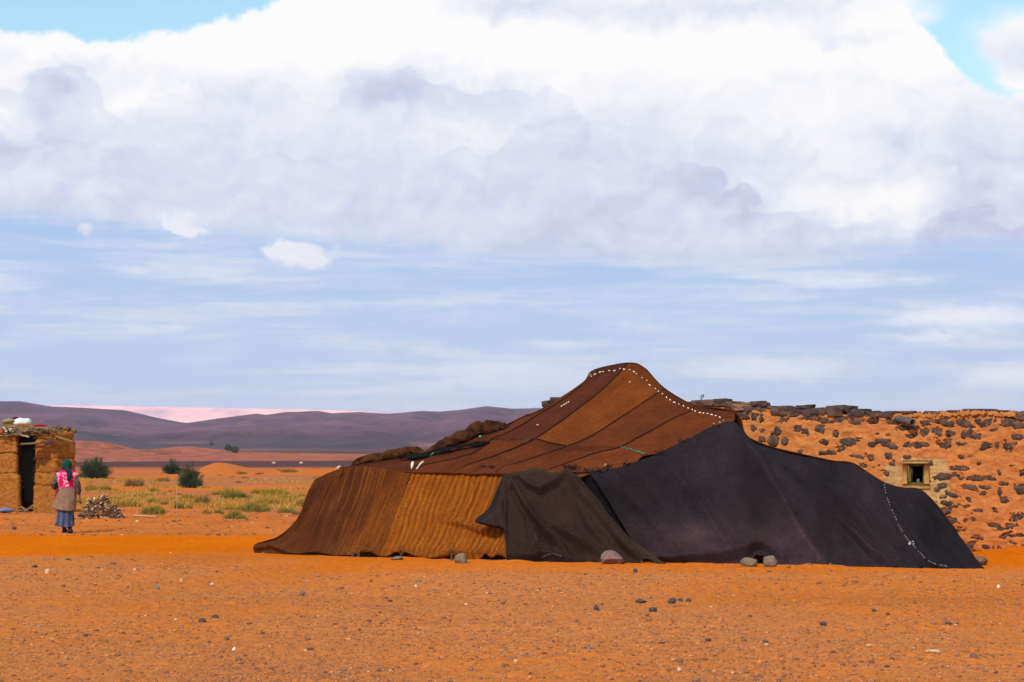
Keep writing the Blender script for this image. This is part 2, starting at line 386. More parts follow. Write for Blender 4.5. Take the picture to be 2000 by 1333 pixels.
# far relief: each a real slope standing at its own distance
def slope(name, label, line, Y0, Y1, Yback, base, colfn, rough, seed, cell, skew=0, z0=-4, relief=.35):
    ny = 90; line = [(-5200, line[0][1]+12), (-3600, line[0][1]-4), (-2200, line[0][1]+9), (-1100, line[0][1])]+line+[(3000, line[-1][1]-8), (3900, line[-1][1]+5), (5200, line[-1][1]-3), (7200, line[-1][1]+12)]
    px = np.concatenate([np.linspace(-5200, -330, 110), np.linspace(-300, 2300, 520), np.linspace(2330, 7200, 110)]); top = H - (interp(px, line)-HOR)/F*Y1
    t = np.concatenate([np.linspace(0, 1, ny), np.linspace(1.05, 2, 14)])
    T, PX = np.meshgrid(t, px, indexing='ij'); TOP = np.broadcast_to(top, T.shape)
    Yv = np.where(T <= 1, Y0 + (Y1-Y0)*T, Y1 + (Yback-Y1)*(T-1))
    X = (PX-1000)/F*Y1
    prof = np.where(T <= 1, np.clip(T, 0, 1)**base, 1-np.clip(T-1, 0, 1)**1.5)
    gul = fbm(X/cell + .3*T, Yv/(cell*2.6) + .4*X/cell, 5, seed, .55)
    rid = 1-np.abs(fbm(X/(cell*1.7), Yv/(cell*3.2), 4, seed+9))*2
    z = z0 + (TOP-z0)*prof + relief*(TOP-z0)*np.sin(np.pi*np.clip(T, 0, 1))*(gul*.8 + .35*(rid-.6)) * (T <= 1)
    z = np.minimum(z, z0 + (TOP-z0)*(.15+.85*np.clip(T*1.02, 0, 1)) + 1e9*(T > 1))
    c = colfn(X, Yv, T, gul, rid)
    o = new_mesh(name, np.stack([X.ravel(), Yv.ravel(), z.ravel()], -1), grid_faces(*T.shape), rough, smooth=True, cols=c.reshape(-1, 3))
    props(o, label, kind='structure'); return o
def farmat(name, k):
    def fn(g):
        p = g.pos(); n = g.noise(g.v('MULTIPLY', p, (1, .35, 1.5)), k, 8, .62)
        c = g.attr('Col')
        return g.mix(g.map(n, .40, .68), g.v('MULTIPLY', c, (1.35, 1.18, 1.12)), g.v('MULTIPLY', c, (.52, .58, .76))), g.bump(n, .8, 6)  # bright and dark noise paints relief shading into the slope colour
    return material(name, fn, .95, .05)
def L3(*c): return np.array(c)[None, None, :]
hill_line = [(-300, 800), (-120, 790), (0, 784), (40, 785), (70, 789), (100, 794), (170, 797), (240, 802), (300, 815), (350, 823), (390, 827), (415, 821), (450, 813), (500, 808), (520, 812), (560, 806), (590, 803), (620, 804), (650, 807), (700, 805), (760, 810), (820, 803), (860, 805), (900, 801), (950, 795), (1000, 799), (1060, 797), (1150, 800), (1300, 806), (1450, 810), (1600, 815), (1750, 812), (1850, 806), (1920, 802), (1980, 805), (2100, 812), (2300, 818)]
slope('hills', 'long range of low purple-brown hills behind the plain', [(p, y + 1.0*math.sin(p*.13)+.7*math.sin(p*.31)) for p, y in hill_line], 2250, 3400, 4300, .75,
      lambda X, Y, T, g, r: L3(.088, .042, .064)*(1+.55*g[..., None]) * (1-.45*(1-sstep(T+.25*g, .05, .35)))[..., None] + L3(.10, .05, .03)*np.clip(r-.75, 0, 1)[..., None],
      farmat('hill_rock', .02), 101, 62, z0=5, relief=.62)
foot_line = [(-300, 862), (0, 856), (100, 846), (160, 842), (215, 850), (260, 862), (330, 868), (420, 866), (480, 858), (540, 855), (620, 857), (660, 862), (700, 860), (740, 855), (780, 858), (800, 868), (850, 872), (1000, 866), (1300, 868), (1800, 862), (2300, 866)]
slope('foothills', 'dark low swells at the foot of the purple hills', foot_line, 1750, 2150, 2500, .8,
      lambda X, Y, T, g, r: L3(.050, .034, .044)*(1+.2*g[..., None]), farmat('foot_rock', .03), 131, 70, z0=2, relief=.12)
slope('mesa', 'pale pink sunlit plateau on the skyline beyond the hills', [(-300, 800), (-50, 797), (60, 793), (120, 792), (240, 794), (350, 796), (480, 798), (620, 801), (720, 804), (900, 812), (1200, 815), (2300, 815)], 6200, 6900, 9500, .35,
      lambda X, Y, T, g, r: L3(.88, .52, .50)*(1+.05*g[..., None]), farmat('mesa_sand', .005), 151, 300, z0=10, relief=.08)
slope('dune', 'smooth salmon dune ridge crossing the dark plain', [(-200, 868), (0, 866), (130, 862), (160, 861), (200, 863), (222, 870), (250, 877), (290, 882), (330, 876), (365, 872), (400, 876), (430, 880), (480, 883.5), (560, 885), (640, 886), (740, 888), (900, 890), (1200, 888), (1700, 884), (2200, 880)], 330, 560, 640, .85,
      lambda X, Y, T, g, r: L3(.37, .125, .072)*(1+.05*g[..., None]), farmat('dune_sand', .25), 171, 26, z0=-.6, relief=.10)

# the air over the plain
def build_haze():
    bm = bmesh.new(); bmesh.ops.create_cube(bm, size=1)
    me = bpy.data.meshes.new('haze'); bm.to_mesh(me); bm.free()
    o = bpy.data.objects.new('haze', me); COL.objects.link(o)
    o.scale = (36000, 15200, 175); o.location = (0, 7100, 75)
    m = bpy.data.materials.new('haze'); m.use_nodes = True; nt = m.node_tree; nt.nodes.clear()
    v = nt.nodes.new('ShaderNodeVolumePrincipled'); ou = nt.nodes.new('ShaderNodeOutputMaterial')
    v.inputs['Color'].default_value = (.80, .84, 1, 1); v.inputs['Density'].default_value = HAZE; v.inputs['Anisotropy'].default_value = .2
    nt.links.new(v.outputs[0], ou.inputs['Volume']); me.materials.append(m)
    props(o, kind='stuff')
HAZE = 0.00007
build_haze()

# ------------------------------------------------------------------ gravel and stones
def inst_mesh(name, centers, radii, flat, rots, cols, mat, base, label, seed=0):
    """many small stones joined in one mesh"""
    bv, bf = base; n = len(centers); k = len(bv)
    c, s = np.cos(rots), np.sin(rots)
    V = np.repeat(bv[None], n, 0) * (1 + .35*(rng.random((n, k, 1))-.5))
    V = V * radii[:, None, :]
    X = V[..., 0]*c[:, None] - V[..., 1]*s[:, None]; Yv = V[..., 0]*s[:, None] + V[..., 1]*c[:, None]
    V = np.stack([X, Yv, V[..., 2]], -1) + centers[:, None]
    Fc = (bf[None] + (np.arange(n)*k)[:, None, None]).reshape(-1, bf.shape[1])
    o = new_mesh(name, V.reshape(-1, 3), Fc, mat, cols=np.repeat(cols, k, 0))
    props(o, label, kind='stuff'); return o
def ico(sub=1):
    bm = bmesh.new(); bmesh.ops.create_icosphere(bm, subdivisions=sub, radius=1)
    v = np.array([x.co[:] for x in bm.verts]); f = np.array([[q.index for q in p.verts] for p in bm.faces]); bm.free(); return v, f
def stone_mat(g):
    c = g.attr('Col'); n = g.noise(g.pos(), 45, 4, .6)
    return g.mix(g.map(n, .35, .7), g.v('SCALE', c, 1.15), g.v('SCALE', c, .72))
M_PEB = material('pebble', stone_mat, .9, .2)
def build_gravel():
    N = 76000
    u = rng.random(N); pyv = 1420 - (1420-1082)*u**.80
    Y = Yg(pyv); s = rng.uniform(-.25, .25, N); X = s*Y
    keep = rng.random(N) < (.25 + .75*sstep(fbm(X/1.6, Y/2.4, 4, 81)+.25*fbm(X/.3, Y/.4, 2, 83), -.2, .25))*(1-.9*sand_mask(X, Y))
    keep &= ~((Y > 37.6) & (X > -4.2+ (Y-39)*0) & (X < 7.6))
    X, Y = X[keep], Y[keep]; n = len(X)
    r = .0065*np.exp(rng.normal(0, .50, n)).clip(.4, 4.5) * (1+.25*(Y > 30))
    pal = np.array([(.20, .10, .055), (.15, .08, .05), (.27, .12, .055), (.36, .15, .05), (.10, .055, .045), (.21, .13, .09), (.45, .25, .13)])
    cols = pal[rng.choice(len(pal), n, p=[.24, .15, .25, .18, .05, .11, .02])]*rng.uniform(.8, 1.5, (n, 1))*np.array([[1.15, 1.05, .95]])
    rad = np.stack([r*rng.uniform(.8, 1.5, n), r*rng.uniform(.8, 1.3, n), r*rng.uniform(.45, .8, n)], -1)
    Z = ground_z(X, Y, True) + rad[:, 2]*.35
    inst_mesh('gravel', np.stack([X, Y, Z], -1), rad, 1, rng.uniform(0, 6.3, n), cols, M_PEB, ico(1), 'scattered small brown and grey pebbles over the foreground sand')
    oc = (np.array([(1, 0, 0), (-.2, 1, 0), (-1, -.1, 0), (.1, -1, 0), (0, 0, 1), (0, 0, -1.)]), np.array([(0, 1, 4), (1, 2, 4), (2, 3, 4), (3, 0, 4), (1, 0, 5), (2, 1, 5), (3, 2, 5), (0, 3, 5)]))
    N = 120000
    Y = Yg(1420 - (1420-1084)*rng.random(N)**.9); X = rng.uniform(-.25, .25, N)*Y
    keep = (rng.random(N) < (.35 + .65*sstep(fbm(X/2.2, Y/3.4, 4, 85)+.3*fbm(X/.4, Y/.5, 2, 87), -.15, .25)))*(1-.85*sand_mask(X, Y)) > .5
    keep &= ~((Y > 37.6) & (X > -4.2) & (X < 7.6)); X, Y = X[keep], Y[keep]; n = len(X)
    r = .0045*np.exp(rng.normal(0, .4, n)).clip(.5, 2.5)*(Y/26)**.5
    cols = pal[rng.choice(len(pal), n)]*rng.uniform(.8, 1.3, (n, 1))*.6+np.array([(.40, .13, .04)])*.45; rad = np.stack([r*rng.uniform(1, 1.8, n), r*rng.uniform(1, 1.6, n), r*.8], -1)
    inst_mesh('grit', np.stack([X, Y, ground_z(X, Y, True)+r*.3], -1), rad, 1, rng.uniform(0, 6.3, n), cols, M_PEB, oc, 'fine brown grit between the pebbles in the foreground')
    # farther, sparser
    N = 9000
    Y = rng.uniform(50.5, 78, N); X = rng.uniform(-.24, .24, N)*Y
    keep = rng.random(N) < .25 + .6*sstep(fbm(X/3, Y/4, 3, 91), -.1, .25); X, Y = X[keep], Y[keep]; n = len(X)
    r = .018*np.exp(rng.normal(0, .5, n)).clip(.4, 3)
    cols = pal[rng.choice(len(pal), n)]*rng.uniform(.6, 1.1, (n, 1))
    rad = np.stack([r*1.3, r, r*.6], -1)
    inst_mesh('distant_gravel', np.stack([X, Y, ground_z(X, Y)+r*.1], -1), rad, 1, rng.uniform(0, 6.3, n), cols, M_PEB, ico(1), 'sparse dark stones strewn over the plain behind the tent')
build_gravel()
def rock_mat(name, c1, c2, k=9):
    def fn(g):
        o = g.obj(); n = g.noise(o, k*.35, 6, .62); n2 = g.noise(o, k*2.2, 4, .6)
        c = g.mix(g.map(n, .35, .65), c1, c2); c = g.mix(g.map(n2, .55, .75, 0, .5), c, tuple(q*.55 for q in c1))
        return c, g.bump(g.add(n, g.mul(n2, .4)), .6, .15)
    return material(name, fn, .9, .2)
M_ROCK = {'dark': rock_mat('dark_rock', (.06, .042, .042), (.10, .065, .06)), 'brown': rock_mat('brown_rock', (.14, .075, .05), (.22, .12, .08)),
          'pale': rock_mat('pale_rock', (.50, .33, .19), (.62, .44, .28)), 'pink': rock_mat('pink_rock', (.17, .095, .085), (.24, .14, .125)),
          'grey': rock_mat('grey_rock', (.15, .105, .07), (.24, .18, .12)), 'white': rock_mat('white_rock', (.7, .6, .5), (.8, .72, .62))}
ROCKS = [rock_geo(i, 2, .62) for i in range(8)]
def rock(px, py, w, h, kind, label, group='stones lying on the open ground', name='stone', Y=None, cat='stone', i=None, rz=None, depth=.9):
    Y = Y or Yg(py + h*.5); x = (px-1000)/F*Y; W = w/F*Y; Hh = h/F*Y
    me = ROCKS[(i if i is not None else rnd.randrange(8))].copy(); me.materials.append(M_ROCK[kind]); me.name = name
    co = np.empty(len(me.vertices)*3); me.vertices.foreach_get('co', co); co = co.reshape(-1, 3)
    a = rz if rz is not None else rnd.uniform(0, 6.28)
    co = co @ np.array([[math.cos(a), math.sin(a), 0], [-math.sin(a), math.cos(a), 0], [0, 0, 1]])
    lo, hi = co.min(0), co.max(0); co = (co-(lo+hi)/2)/((hi-lo)/2)*.97 
    co = co*np.array([W/2, W/2*depth, Hh*.62])+np.array([0, 0, Hh*.42]); me.vertices.foreach_set('co', co.ravel()); me.update()
    o = bpy.data.objects.new(name, me); COL.objects.link(o)
    gz = float(ground_z(np.array([x]), np.array([Y]))[0]); o.location = (x, Y, gz)
    return props(o, label, cat, group)
ST = [(93, 1117, 11, 11, 'pale', 'pale cream stone alone near the left edge of the gravel'),
 (305, 1145, 14, 8, 'grey', 'grey-brown stone by itself left of centre on the gravel, below the sand strip'),
 (421, 1205, 15, 9, 'dark', 'dark grey stone behind its darker neighbour on the left gravel'),
 (395, 1214, 16, 10, 'dark', 'nearly black stone in front of a dark grey one on the left gravel'),
 (443, 1247, 11, 8, 'brown', 'small brown stone below the dark pair at the left'),
 (466, 1287, 13, 9, 'brown', 'brown stone low in the foreground, lowest dark stone left of the centre'),
 (513, 1238, 10, 5, 'dark', 'thin flat dark chip right of the dark pair of stones'),
 (607, 1270, 14, 7, 'dark', 'flat purplish stone in the foreground below the left end of the tent'),
 (457, 1269, 8, 8, 'white', 'tiny whitish stone just above a brown foreground stone'),
 (343, 1211, 7, 4, 'pale', 'small pale chip left of the dark pair of stones'),
 (133, 1095, 12, 6, 'dark', 'flat dark stone at the edge of the sand strip, second from the left edge'),
 (68, 1107, 11, 5, 'dark', 'flat dark stone left of the pale cream stone'),
 (222, 1101, 12, 4, 'brown', 'thin brown stone at the border of gravel and smooth sand'),
 (190, 1111, 11, 5, 'brown', 'thin brown stone below the border of sand and gravel, left side'),
 (354, 1132, 5, 9, 'pale', 'upright pale sliver of stone on the left gravel'),
 (415, 1138, 9, 6, 'pale', 'small tan stone right of the upright pale sliver'),
 (662, 1194, 12, 5, 'brown', 'flat brown stone below the striped tent curtain'),
 (591, 1155, 11, 8, 'pink', 'pinkish stone on gravel below the left corner of the tent'),
 (122, 1301, 14, 8, 'brown', 'dull brown stone at the bottom left of the foreground'),
 (92, 1097, 8, 4, 'brown', 'little brown chip above the pale cream stone'),
 (817, 1133, 12, 6, 'grey', 'grey stone in front of the striped curtain, nearest to the tent there'),
 (762, 1172, 10, 6, 'dark', 'small dark stone in front of the striped curtain, left of the pale chip'),
 (910, 1178, 8, 6, 'pale', 'small pale chip in front of the striped curtain'),
 (812, 1143, 6, 4, 'white', 'tiny white chip just below the grey stone before the curtain'),
 (1053, 1149, 8, 6, 'dark', 'small dark stone in front of the brown blanket'),
 (1165, 1186, 12, 12, 'dark', 'dark stone with a smaller one touching its upper right side'),
 (1175, 1181, 8, 6, 'dark', 'small dark stone resting against the upper right of a larger one'),
 (1252, 1174, 24, 8, 'dark', 'long flat black stone, left end of the row before the black tent cloth'),
 (1275, 1191, 17, 9, 'dark', 'black stone just below the long flat one before the black tent cloth'),
 (1313, 1175, 17, 11, 'dark', 'largest of three black stones in a row before the black tent cloth'),
 (1329, 1174, 11, 7, 'dark', 'middle of three black stones in a row before the black tent cloth'),
 (1345, 1174, 12, 6, 'dark', 'right end of three black stones in a row before the black tent cloth'),
 (1269, 1213, 10, 5, 'brown', 'small brown stone under the group of black stones'),
 (1292, 1258, 14, 6, 'dark', 'flat dark stone in the centre right foreground, left of its twin'),
 (1383, 1253, 13, 7, 'dark', 'dark stone in the right foreground, right of a flat dark one'),
 (1327, 1289, 15, 9, 'brown', 'brown stone with a pale chip below it in the foreground'),
 (1326, 1307, 9, 8, 'pale', 'pale chip below the brown stone in the foreground'),
 (1150, 1269, 14, 7, 'pink', 'greyish pink flat stone in the middle of the foreground'),
 (1008, 1296, 11, 6, 'pale', 'light tan stone low in the centre of the foreground'),
 (1431, 1312, 7, 5, 'pale', 'light chip low in the foreground right of the centre'),
 (1600, 1142, 12, 6, 'brown', 'brown stone close to the black tent cloth, right part'),
 (1608, 1218, 15, 9, 'dark', 'dark stone under a tuft-like shadow on the right foreground'),
 (1707, 1195, 9, 7, 'dark', 'left of two neighbouring dark stones on the right gravel'),
 (1734, 1201, 9, 6, 'dark', 'right of two neighbouring dark stones on the right gravel'),
 (1852, 1219, 14, 8, 'dark', 'dark stone at the right, above and left of a larger brown one'),
 (1902, 1277, 15, 11, 'brown', 'rounded brown stone low at the right edge of the foreground'),
 (1822, 1269, 34, 6, 'pale', 'low yellowish flat stone low at the right'),
 (1950, 1148, 7, 6, 'white', 'small white stone in front of the stone house corner'),
 (1742, 1283, 12, 5, 'dark', 'thin dark stone in the right foreground, upper of two'),
 (1732, 1296, 13, 5, 'dark', 'thin dark stone in the right foreground, lower of two'),
 (1865, 1137, 8, 5, 'brown', 'small brown stone near the right end of the tent'),
 (1477, 1327, 12, 6, 'brown', 'brown stone at the very bottom of the picture right of centre'),
 (1988, 1181, 12, 6, 'brown', 'brown stone at the right border below the house'),
 (1797, 1140, 6, 4, 'dark', 'tiny dark stone in front of the black cloth, right end'),
 (1697, 1260, 12, 6, 'pale', 'light patchy stone in the lower right foreground'),
 (28, 1031, 10, 6, 'dark', 'dark stone on the ground in front of the mud hut'),
 (340, 1017, 9, 3, 'dark', 'flat black stone beside the foot of the thin stake'),
 (351, 1016, 5, 3, 'dark', 'tiny dark stone right of the flat black one by the stake'),
 (522, 1031, 10, 3, 'dark', 'flat dark stone on the plain left of the tent'),
 (268, 1018, 8, 4, 'pale', 'pale stone near the right end of the firewood heap'),
 (1541, 1110, 7, 5, 'brown', 'small brown stone at the foot of the black cloth'),
 (1241, 1117, 9, 8, 'dark', 'small dark stone just in front of the pink boulder'),
]
for a in ST: rock(*a[:5], a[5])
WT = 'stones holding down the tent edge'
rock(900, 1093.5, 26, 20, 'grey', 'squarish grey-tan stone at the hem of the striped curtain', WT, 'rock', i=2, cat='rock')
rock(1195, 1088, 46, 27, 'pink', 'rounded pinkish boulder on the hem of the brown blanket', WT, 'rock', i=4, cat='rock', Y=37.75)
rock(1213, 1099, 16, 8, 'grey', 'small grey rock at the right foot of the pinkish boulder', WT, 'rock', cat='rock')
rock(1463, 1100, 34, 17, 'grey', 'left tan rock under the lifted black hem', WT, 'rock', i=1, cat='rock')
rock(1505, 1099, 30, 22, 'grey', 'right pointed tan rock under the lifted black hem', WT, 'rock', i=5, cat='rock')
rock(1258, 1093, 8, 11, 'grey', 'small upright tan rock at the blanket tail', WT, 'rock', cat='rock')
rock(1912, 1102, 36, 18, 'brown', 'flat dark brown rock at the far right corner of the tent', WT, 'rock', Y=37.9, cat='rock')
rock(775, 1092, 26, 8, 'grey', 'low grey rock beneath the hem of the striped curtain', WT, 'rock', cat='rock')
for px, py, w, l in ((535, 900, 11, 'larger pale boulder far off on the plain'), (588, 898, 9, 'smaller pale boulder far off on the plain, right of the larger')):
    rock(px, py, w*.75, 4, 'pale', l, None, 'boulder', Y=320, cat='boulder')
# ------------------------------------------------------------------ woven wool
from mathutils.bvhtree import BVHTree
def wool(g, k=1.0):
    c = g.attr('Col'); uv = g.uv(); p = g.pos()
    n = g.noise(p, 2.3, 6, .65); f = g.noise(p, 26, 4, .65)
    th = g.noise(g.v('MULTIPLY', uv, (90, 5, 1)), 1, 4, .6); th2 = g.noise(g.v('MULTIPLY', uv, (7, 120, 1)), 1, 3, .6)
    col = g.mix(g.map(n, .35, .65), g.v('MULTIPLY', c, (.78, .76, .8)), g.v('MULTIPLY', c, (1.18, 1.18, 1.1)))
    col = g.mix(g.map(f, .40, .64, 0, .58), g.v('SCALE', col, 1.12), g.v('MULTIPLY', c, (.50, .48, .54)))
    ff = g.noise(p, 70, 3, .7); col = g.mix(g.map(ff, .55, .70, 0, .5), col, g.v('ADD', g.v('SCALE', c, 1.7), (.012, .008, .006)))
    col = g.mix(g.map(th, .58, .74, 0, .35), col, g.v('ADD', g.v('SCALE', col, 1.35), (.014, .009, .006)))
    col = g.mix(g.map(th2, .60, .76, 0, .30), col, g.v('SCALE', col, .62))
    h = g.add(g.add(g.mul(f, 1.1), g.mul(th, .5)), g.add(g.mul(th2, .4), g.mul(n, .6)))
    return col, g.bump(h, .75, .04)
M_WOOL = material('wool', wool, .97, .08)
def proj(v): return np.stack([1000 + F*v[..., 0]/v[..., 1], HOR - F*(v[..., 2]-H)/v[..., 1]], -1)
def dist_poly(q, pts):
    pts = np.asarray(pts, float); best = np.full(q.shape[:-1], 1e9); side = np.zeros(q.shape[:-1]); par = np.zeros(q.shape[:-1])
    for i in range(len(pts)-1):
        a, b = pts[i], pts[i+1]; d = b-a; L = (d**2).sum()
        t = np.clip(((q-a)*d).sum(-1)/L, 0, 1); e = q-(a+t[..., None]*d); dd = np.sqrt((e**2).sum(-1))
        m = dd < best; best[m] = dd[m]; side[m] = np.sign(d[0]*e[..., 1]-d[1]*e[..., 0])[m]; par[m] = ((i+t)/(len(pts)-1))[m]
    return best, side, par
TENT = empty('nomad_tent', (1.5, 39.5, 0))
props(TENT, 'large low nomad tent of stitched brown and black wool on the plain', 'tent')
TRACK = []
def cloth(name, net, nu, nv, colfn, folds=(), noise=.012, nscale=.6, seed=0, relief=None, thick=.014, parent=TENT, label=None, urange=None, vrange=None, keep=True, edge=None, mat=None):
    net = np.asarray(net, float); nr, nc = net.shape[:2]
    u = np.linspace(*(urange or (0, nc-1)), nu); v = np.linspace(*(vrange or (0, nr-1)), nv)
    rows = np.stack([cr(net[i], u) for i in range(nr)])             # nr, nu, 3
    S = np.stack([cr(rows[:, j], v) for j in range(nu)], 1)         # nv, nu, 3
    du = np.gradient(S, axis=1); dv = np.gradient(S, axis=0); N = np.cross(du, dv); N /= np.linalg.norm(N, axis=-1, keepdims=True)+1e-9
    flip = np.where((N*(S-np.array([0, 0, H]))).sum(-1, keepdims=True) > 0, -1., 1.)
    N = N*np.sign(np.median(flip))
    q = proj(S); x, y, z = S[..., 0], S[..., 1], S[..., 2]
    D = noise*(fbm(x/nscale, (z*1.3+y*.5)/nscale, 4, seed) + .35*fbm(x/.15, (z+y)/.15, 3, seed+5))
    UU, VV = np.meshgrid(u, v)
    if relief is not None: D = D + relief(UU, VV, q)
    for fo in folds:
        pts, amp, w = fo[:3]; amp = amp*1.45; d, s, t = dist_poly(q, pts)
        fade = np.sin(np.pi*np.clip(t*.92+.04, 0, 1))**.5
        g_ = np.exp(-(d/w)**2)
        if len(fo) > 3: g_ = g_ + fo[3]*s*(d/w)*np.exp(-(d/(w*1.3))**2)*1.6
        D = D + amp*g_*fade
    S = S + N*D[..., None]
    if edge is not None: S = edge(S, UU, VV, q)
    lu = np.cumsum(np.r_[0, np.linalg.norm(np.diff(S[nv//2], axis=0), axis=1)]); lv = np.cumsum(np.r_[0, np.linalg.norm(np.diff(S[:, nu//2], axis=0), axis=1)])
    uv = np.stack(np.meshgrid(lu, lv), -1).reshape(-1, 2)
    c = colfn(q, UU, VV); c = np.broadcast_to(c, S.shape).reshape(-1, 3)
    o = new_mesh(name, S.reshape(-1, 3), grid_faces(nv, nu), mat or M_WOOL, smooth=True, uvs=uv, cols=c)
    if keep: TRACK.append((S.reshape(-1, 3), grid_faces(nv, nu)))
    if parent: adopt(o, parent)
    if label: o['label'] = label
    if thick:
        md = o.modifiers.new('thickness', 'SOLIDIFY'); md.thickness = thick; md.offset = -np.sign(np.median(flip))
    return o
def hit(px, py, up=0):
    d = Vector(((px-1000)/F, 1, -(py-HOR)/F)).normalized(); best = None
    for t in TREES:
        r = t.ray_cast(Vector((0, 0, H)), d)
        if r[0] is not None and (best is None or r[3] < best[2]): best = (r[0], r[1] if r[1].dot(d) < 0 else -r[1], r[3])
    if best is None: return None
    return best[0] + best[1]*up, best[1]
def col(*c): return np.array(c)
# plane of the near roof slope
A1, A2, A3 = (np.array(P(700, 908, 41.3)), np.array(P(1150, 918, 39.4)), np.array(P(1230, 716, 42.4)))
_n = np.cross(A2-A1, A3-A1)
def roofY(px, py, off=0):
    d = np.array([(px-1000)/F, 1, -(py-HOR)/F]); o = np.array([0, 0, H]); return float(((A1-o)@_n)/(d@_n)) + off
def RP(px, py, off=0): return P(px, py, roofY(px, py, off))
cols_up = [[(1160, 724), (1138, 749), (1112, 765), (1060, 799), (1025, 813), (1008, 822), (992, 829)],
           [(1166, 721), (1143, 748), (1098, 781), (1060, 804), (1021, 829), (985, 848), (961, 857)],
           [(1226, 710), (1215, 723), (1172, 765), (1138, 791), (1099, 820), (1073, 838), (1044, 857)],
           [(1257, 718), (1240, 739), (1205, 780), (1165, 809), (1130, 833), (1095, 853), (1073, 866)],
           [(1298, 759), (1284, 768), (1242, 796), (1210, 817), (1178, 838), (1145, 857), (1107, 872)],
           [(1358, 793), (1348, 803), (1315, 817), (1292, 830), (1268, 843), (1240, 858), (1211, 873)],
           [(1436, 805), (1433, 822), (1400, 836), (1365, 851), (1328, 866), (1290, 884), (1256, 890)]]
cols_lo = [[(950, 845), (905, 862), (850, 880), (770, 898), (664, 915)],
           [(930, 882), (904, 891), (878, 898), (829, 908), (800, 922)],
           [(1008, 874), (982, 884), (956, 894), (904, 911), (884, 924)],
           [(1040, 881), (1010, 893), (985, 902), (935, 917), (922, 925)],
           [(1060, 888), (1040, 895), (1021, 901), (982, 912), (965, 926)],
           [(1159, 886), (1135, 895), (1112, 903), (1073, 916), (1050, 930)],
           [(1240, 905), (1215, 913), (1190, 918), (1150, 926), (1125, 934)]]
ROOF = []
for j in range(12):
    row = []
    for i in range(7):
        p = (cols_up[i]+cols_lo[i])[j]
        off = (.16, .03, 0, 0, 0, .0, .02, .02, .03, .02, 0, -.03)[j] + (.12 if i == 0 else 0) + (0.05 if i == 6 else 0)
        sag = .05*math.sin(math.pi*min(j, 6)/6) if j < 6 else .07*math.sin(math.pi*(j-6)/5)
        row.append(RP(p[0], p[1], off+sag))
    ROOF.append(row)
ROOF = np.array(ROOF)
CD, CO, CM, CR = col(.078, .018, .007), col(.148, .036, .005), col(.112, .026, .006), col(.118, .028, .006)
def rc(c, k=.16, s=0): return lambda q, U, V: c*(1 + k*fbm(U*2.5, V*.9, 4, 200+s)[..., None])
wr = lambda s: (lambda U, V, q: .010*np.sin(fbm(U*1.2, V*.7, 3, s)*9))
panels = [(0, 1, 0, 6, CM*.9), (1, 2, 0, 6, CD), (2, 4, 0, 6, CO), (4, 5, 0, 6, CM), (5, 6, 0, 6, CR),
          (0, 1, 6, 11, CD*1.05), (1, 2, 6, 11, CM*.95), (2, 4, 6, 11, CM*.98), (4, 5, 6, 11, CM*1.0), (5, 6, 6, 11, CR*1.15)]
plabels = ['narrow brown roof strip along the left edge', 'dark brown roof strip', 'bright rust-brown roof strip', 'brown roof strip right of the bright one', 'brown roof strip beside the black cloth']
for k, (a, b, c0, c1, cc) in enumerate(panels):
    ins = .004
    def colfn(q, U, V, cc=cc, k=k, c0=c0):
        c = rc(cc, .2, k)(q, U, V)
        if c0 == 6:                                           # sewn-on darker weave just below the cross seam
            w = (1-sstep(V, 6.55, 6.75))*(.6 if k in (7, 8) else .25 if k == 6 else 0); c = c*(1-.42*w[..., None])
        ridge = (1-sstep(V, .75, 1.0))[..., None] * (c0 == 0)
        return c*(1-.30*ridge)
    o = cloth('roof_panel', ROOF, int(20*(b-a)+6), 48 if c0 == 0 else 36, colfn, noise=.010, nscale=.7, seed=300+k*0, relief=lambda U, V, q: .012*fbm(U*1.3, V*.45, 4, 311) - .012*np.exp(-((U-np.round(U))/.05)**2)*((np.round(U) != 3)),
          urange=(a+ins, b-ins), vrange=(c0+.004, c1-.004), label=plabels[k] if k < 5 else None)
# black gable wall and long black side
def bk(top, mid, bot, yt):
    ym = None; yb = Yg(bot[1]); f = (mid[1]-top[1])/(bot[1]-top[1]); f1 = f*.5; f2 = f+(1-f)*.5
    q1 = (top[0]+(mid[0]-top[0])*.52, top[1]+(mid[1]-top[1])*.5); q2 = (mid[0]+(bot[0]-mid[0])*.48, mid[1]+(bot[1]-mid[1])*.5)
    L = lambda t: yt+(yb-yt)*t
    return [P(*top, yt), P(*q1, L(f1)+.05), P(*mid, L(f)+.07), P(*q2, L(f2)+.05), P(*bot, yb)]
BT = [((1118, 924), (1170, 1000), (1232, 1098)), ((1150, 921), (1200, 1000), (1262, 1100)), ((1192, 915), (1250, 1000), (1305, 1102)), ((1240, 903), (1310, 1000), (1370, 1104)), ((1290, 884), (1380, 1000), (1440, 1105)),
      ((1340, 858), (1450, 990), (1510, 1106)), ((1400, 832), (1510, 980), (1580, 1107)), ((1433, 824), (1540, 985), (1620, 1107)), ((1455, 848), (1580, 985), (1660, 1108)),
      ((1480, 868), (1610, 985), (1695, 1108)), ((1520, 881), (1640, 990), (1725, 1109)), ((1570, 893), (1680, 1000), (1765, 1110)), ((1620, 901), (1715, 1005), (1795, 1110)),
      ((1665, 905), (1745, 1010), (1820, 1110)), ((1697, 925), (1765, 1015), (1838, 1111)), ((1730, 945), (1790, 1020), (1855, 1111)), ((1765, 954), (1820, 1025), (1878, 1111)),
      ((1798, 958), (1850, 1035), (1900, 1112)), ((1832, 990), (1868, 1045), (1910, 1112)), ((1870, 1040), (1893, 1075), (1922, 1112))]
y7 = roofY(1433, 824, -.06)
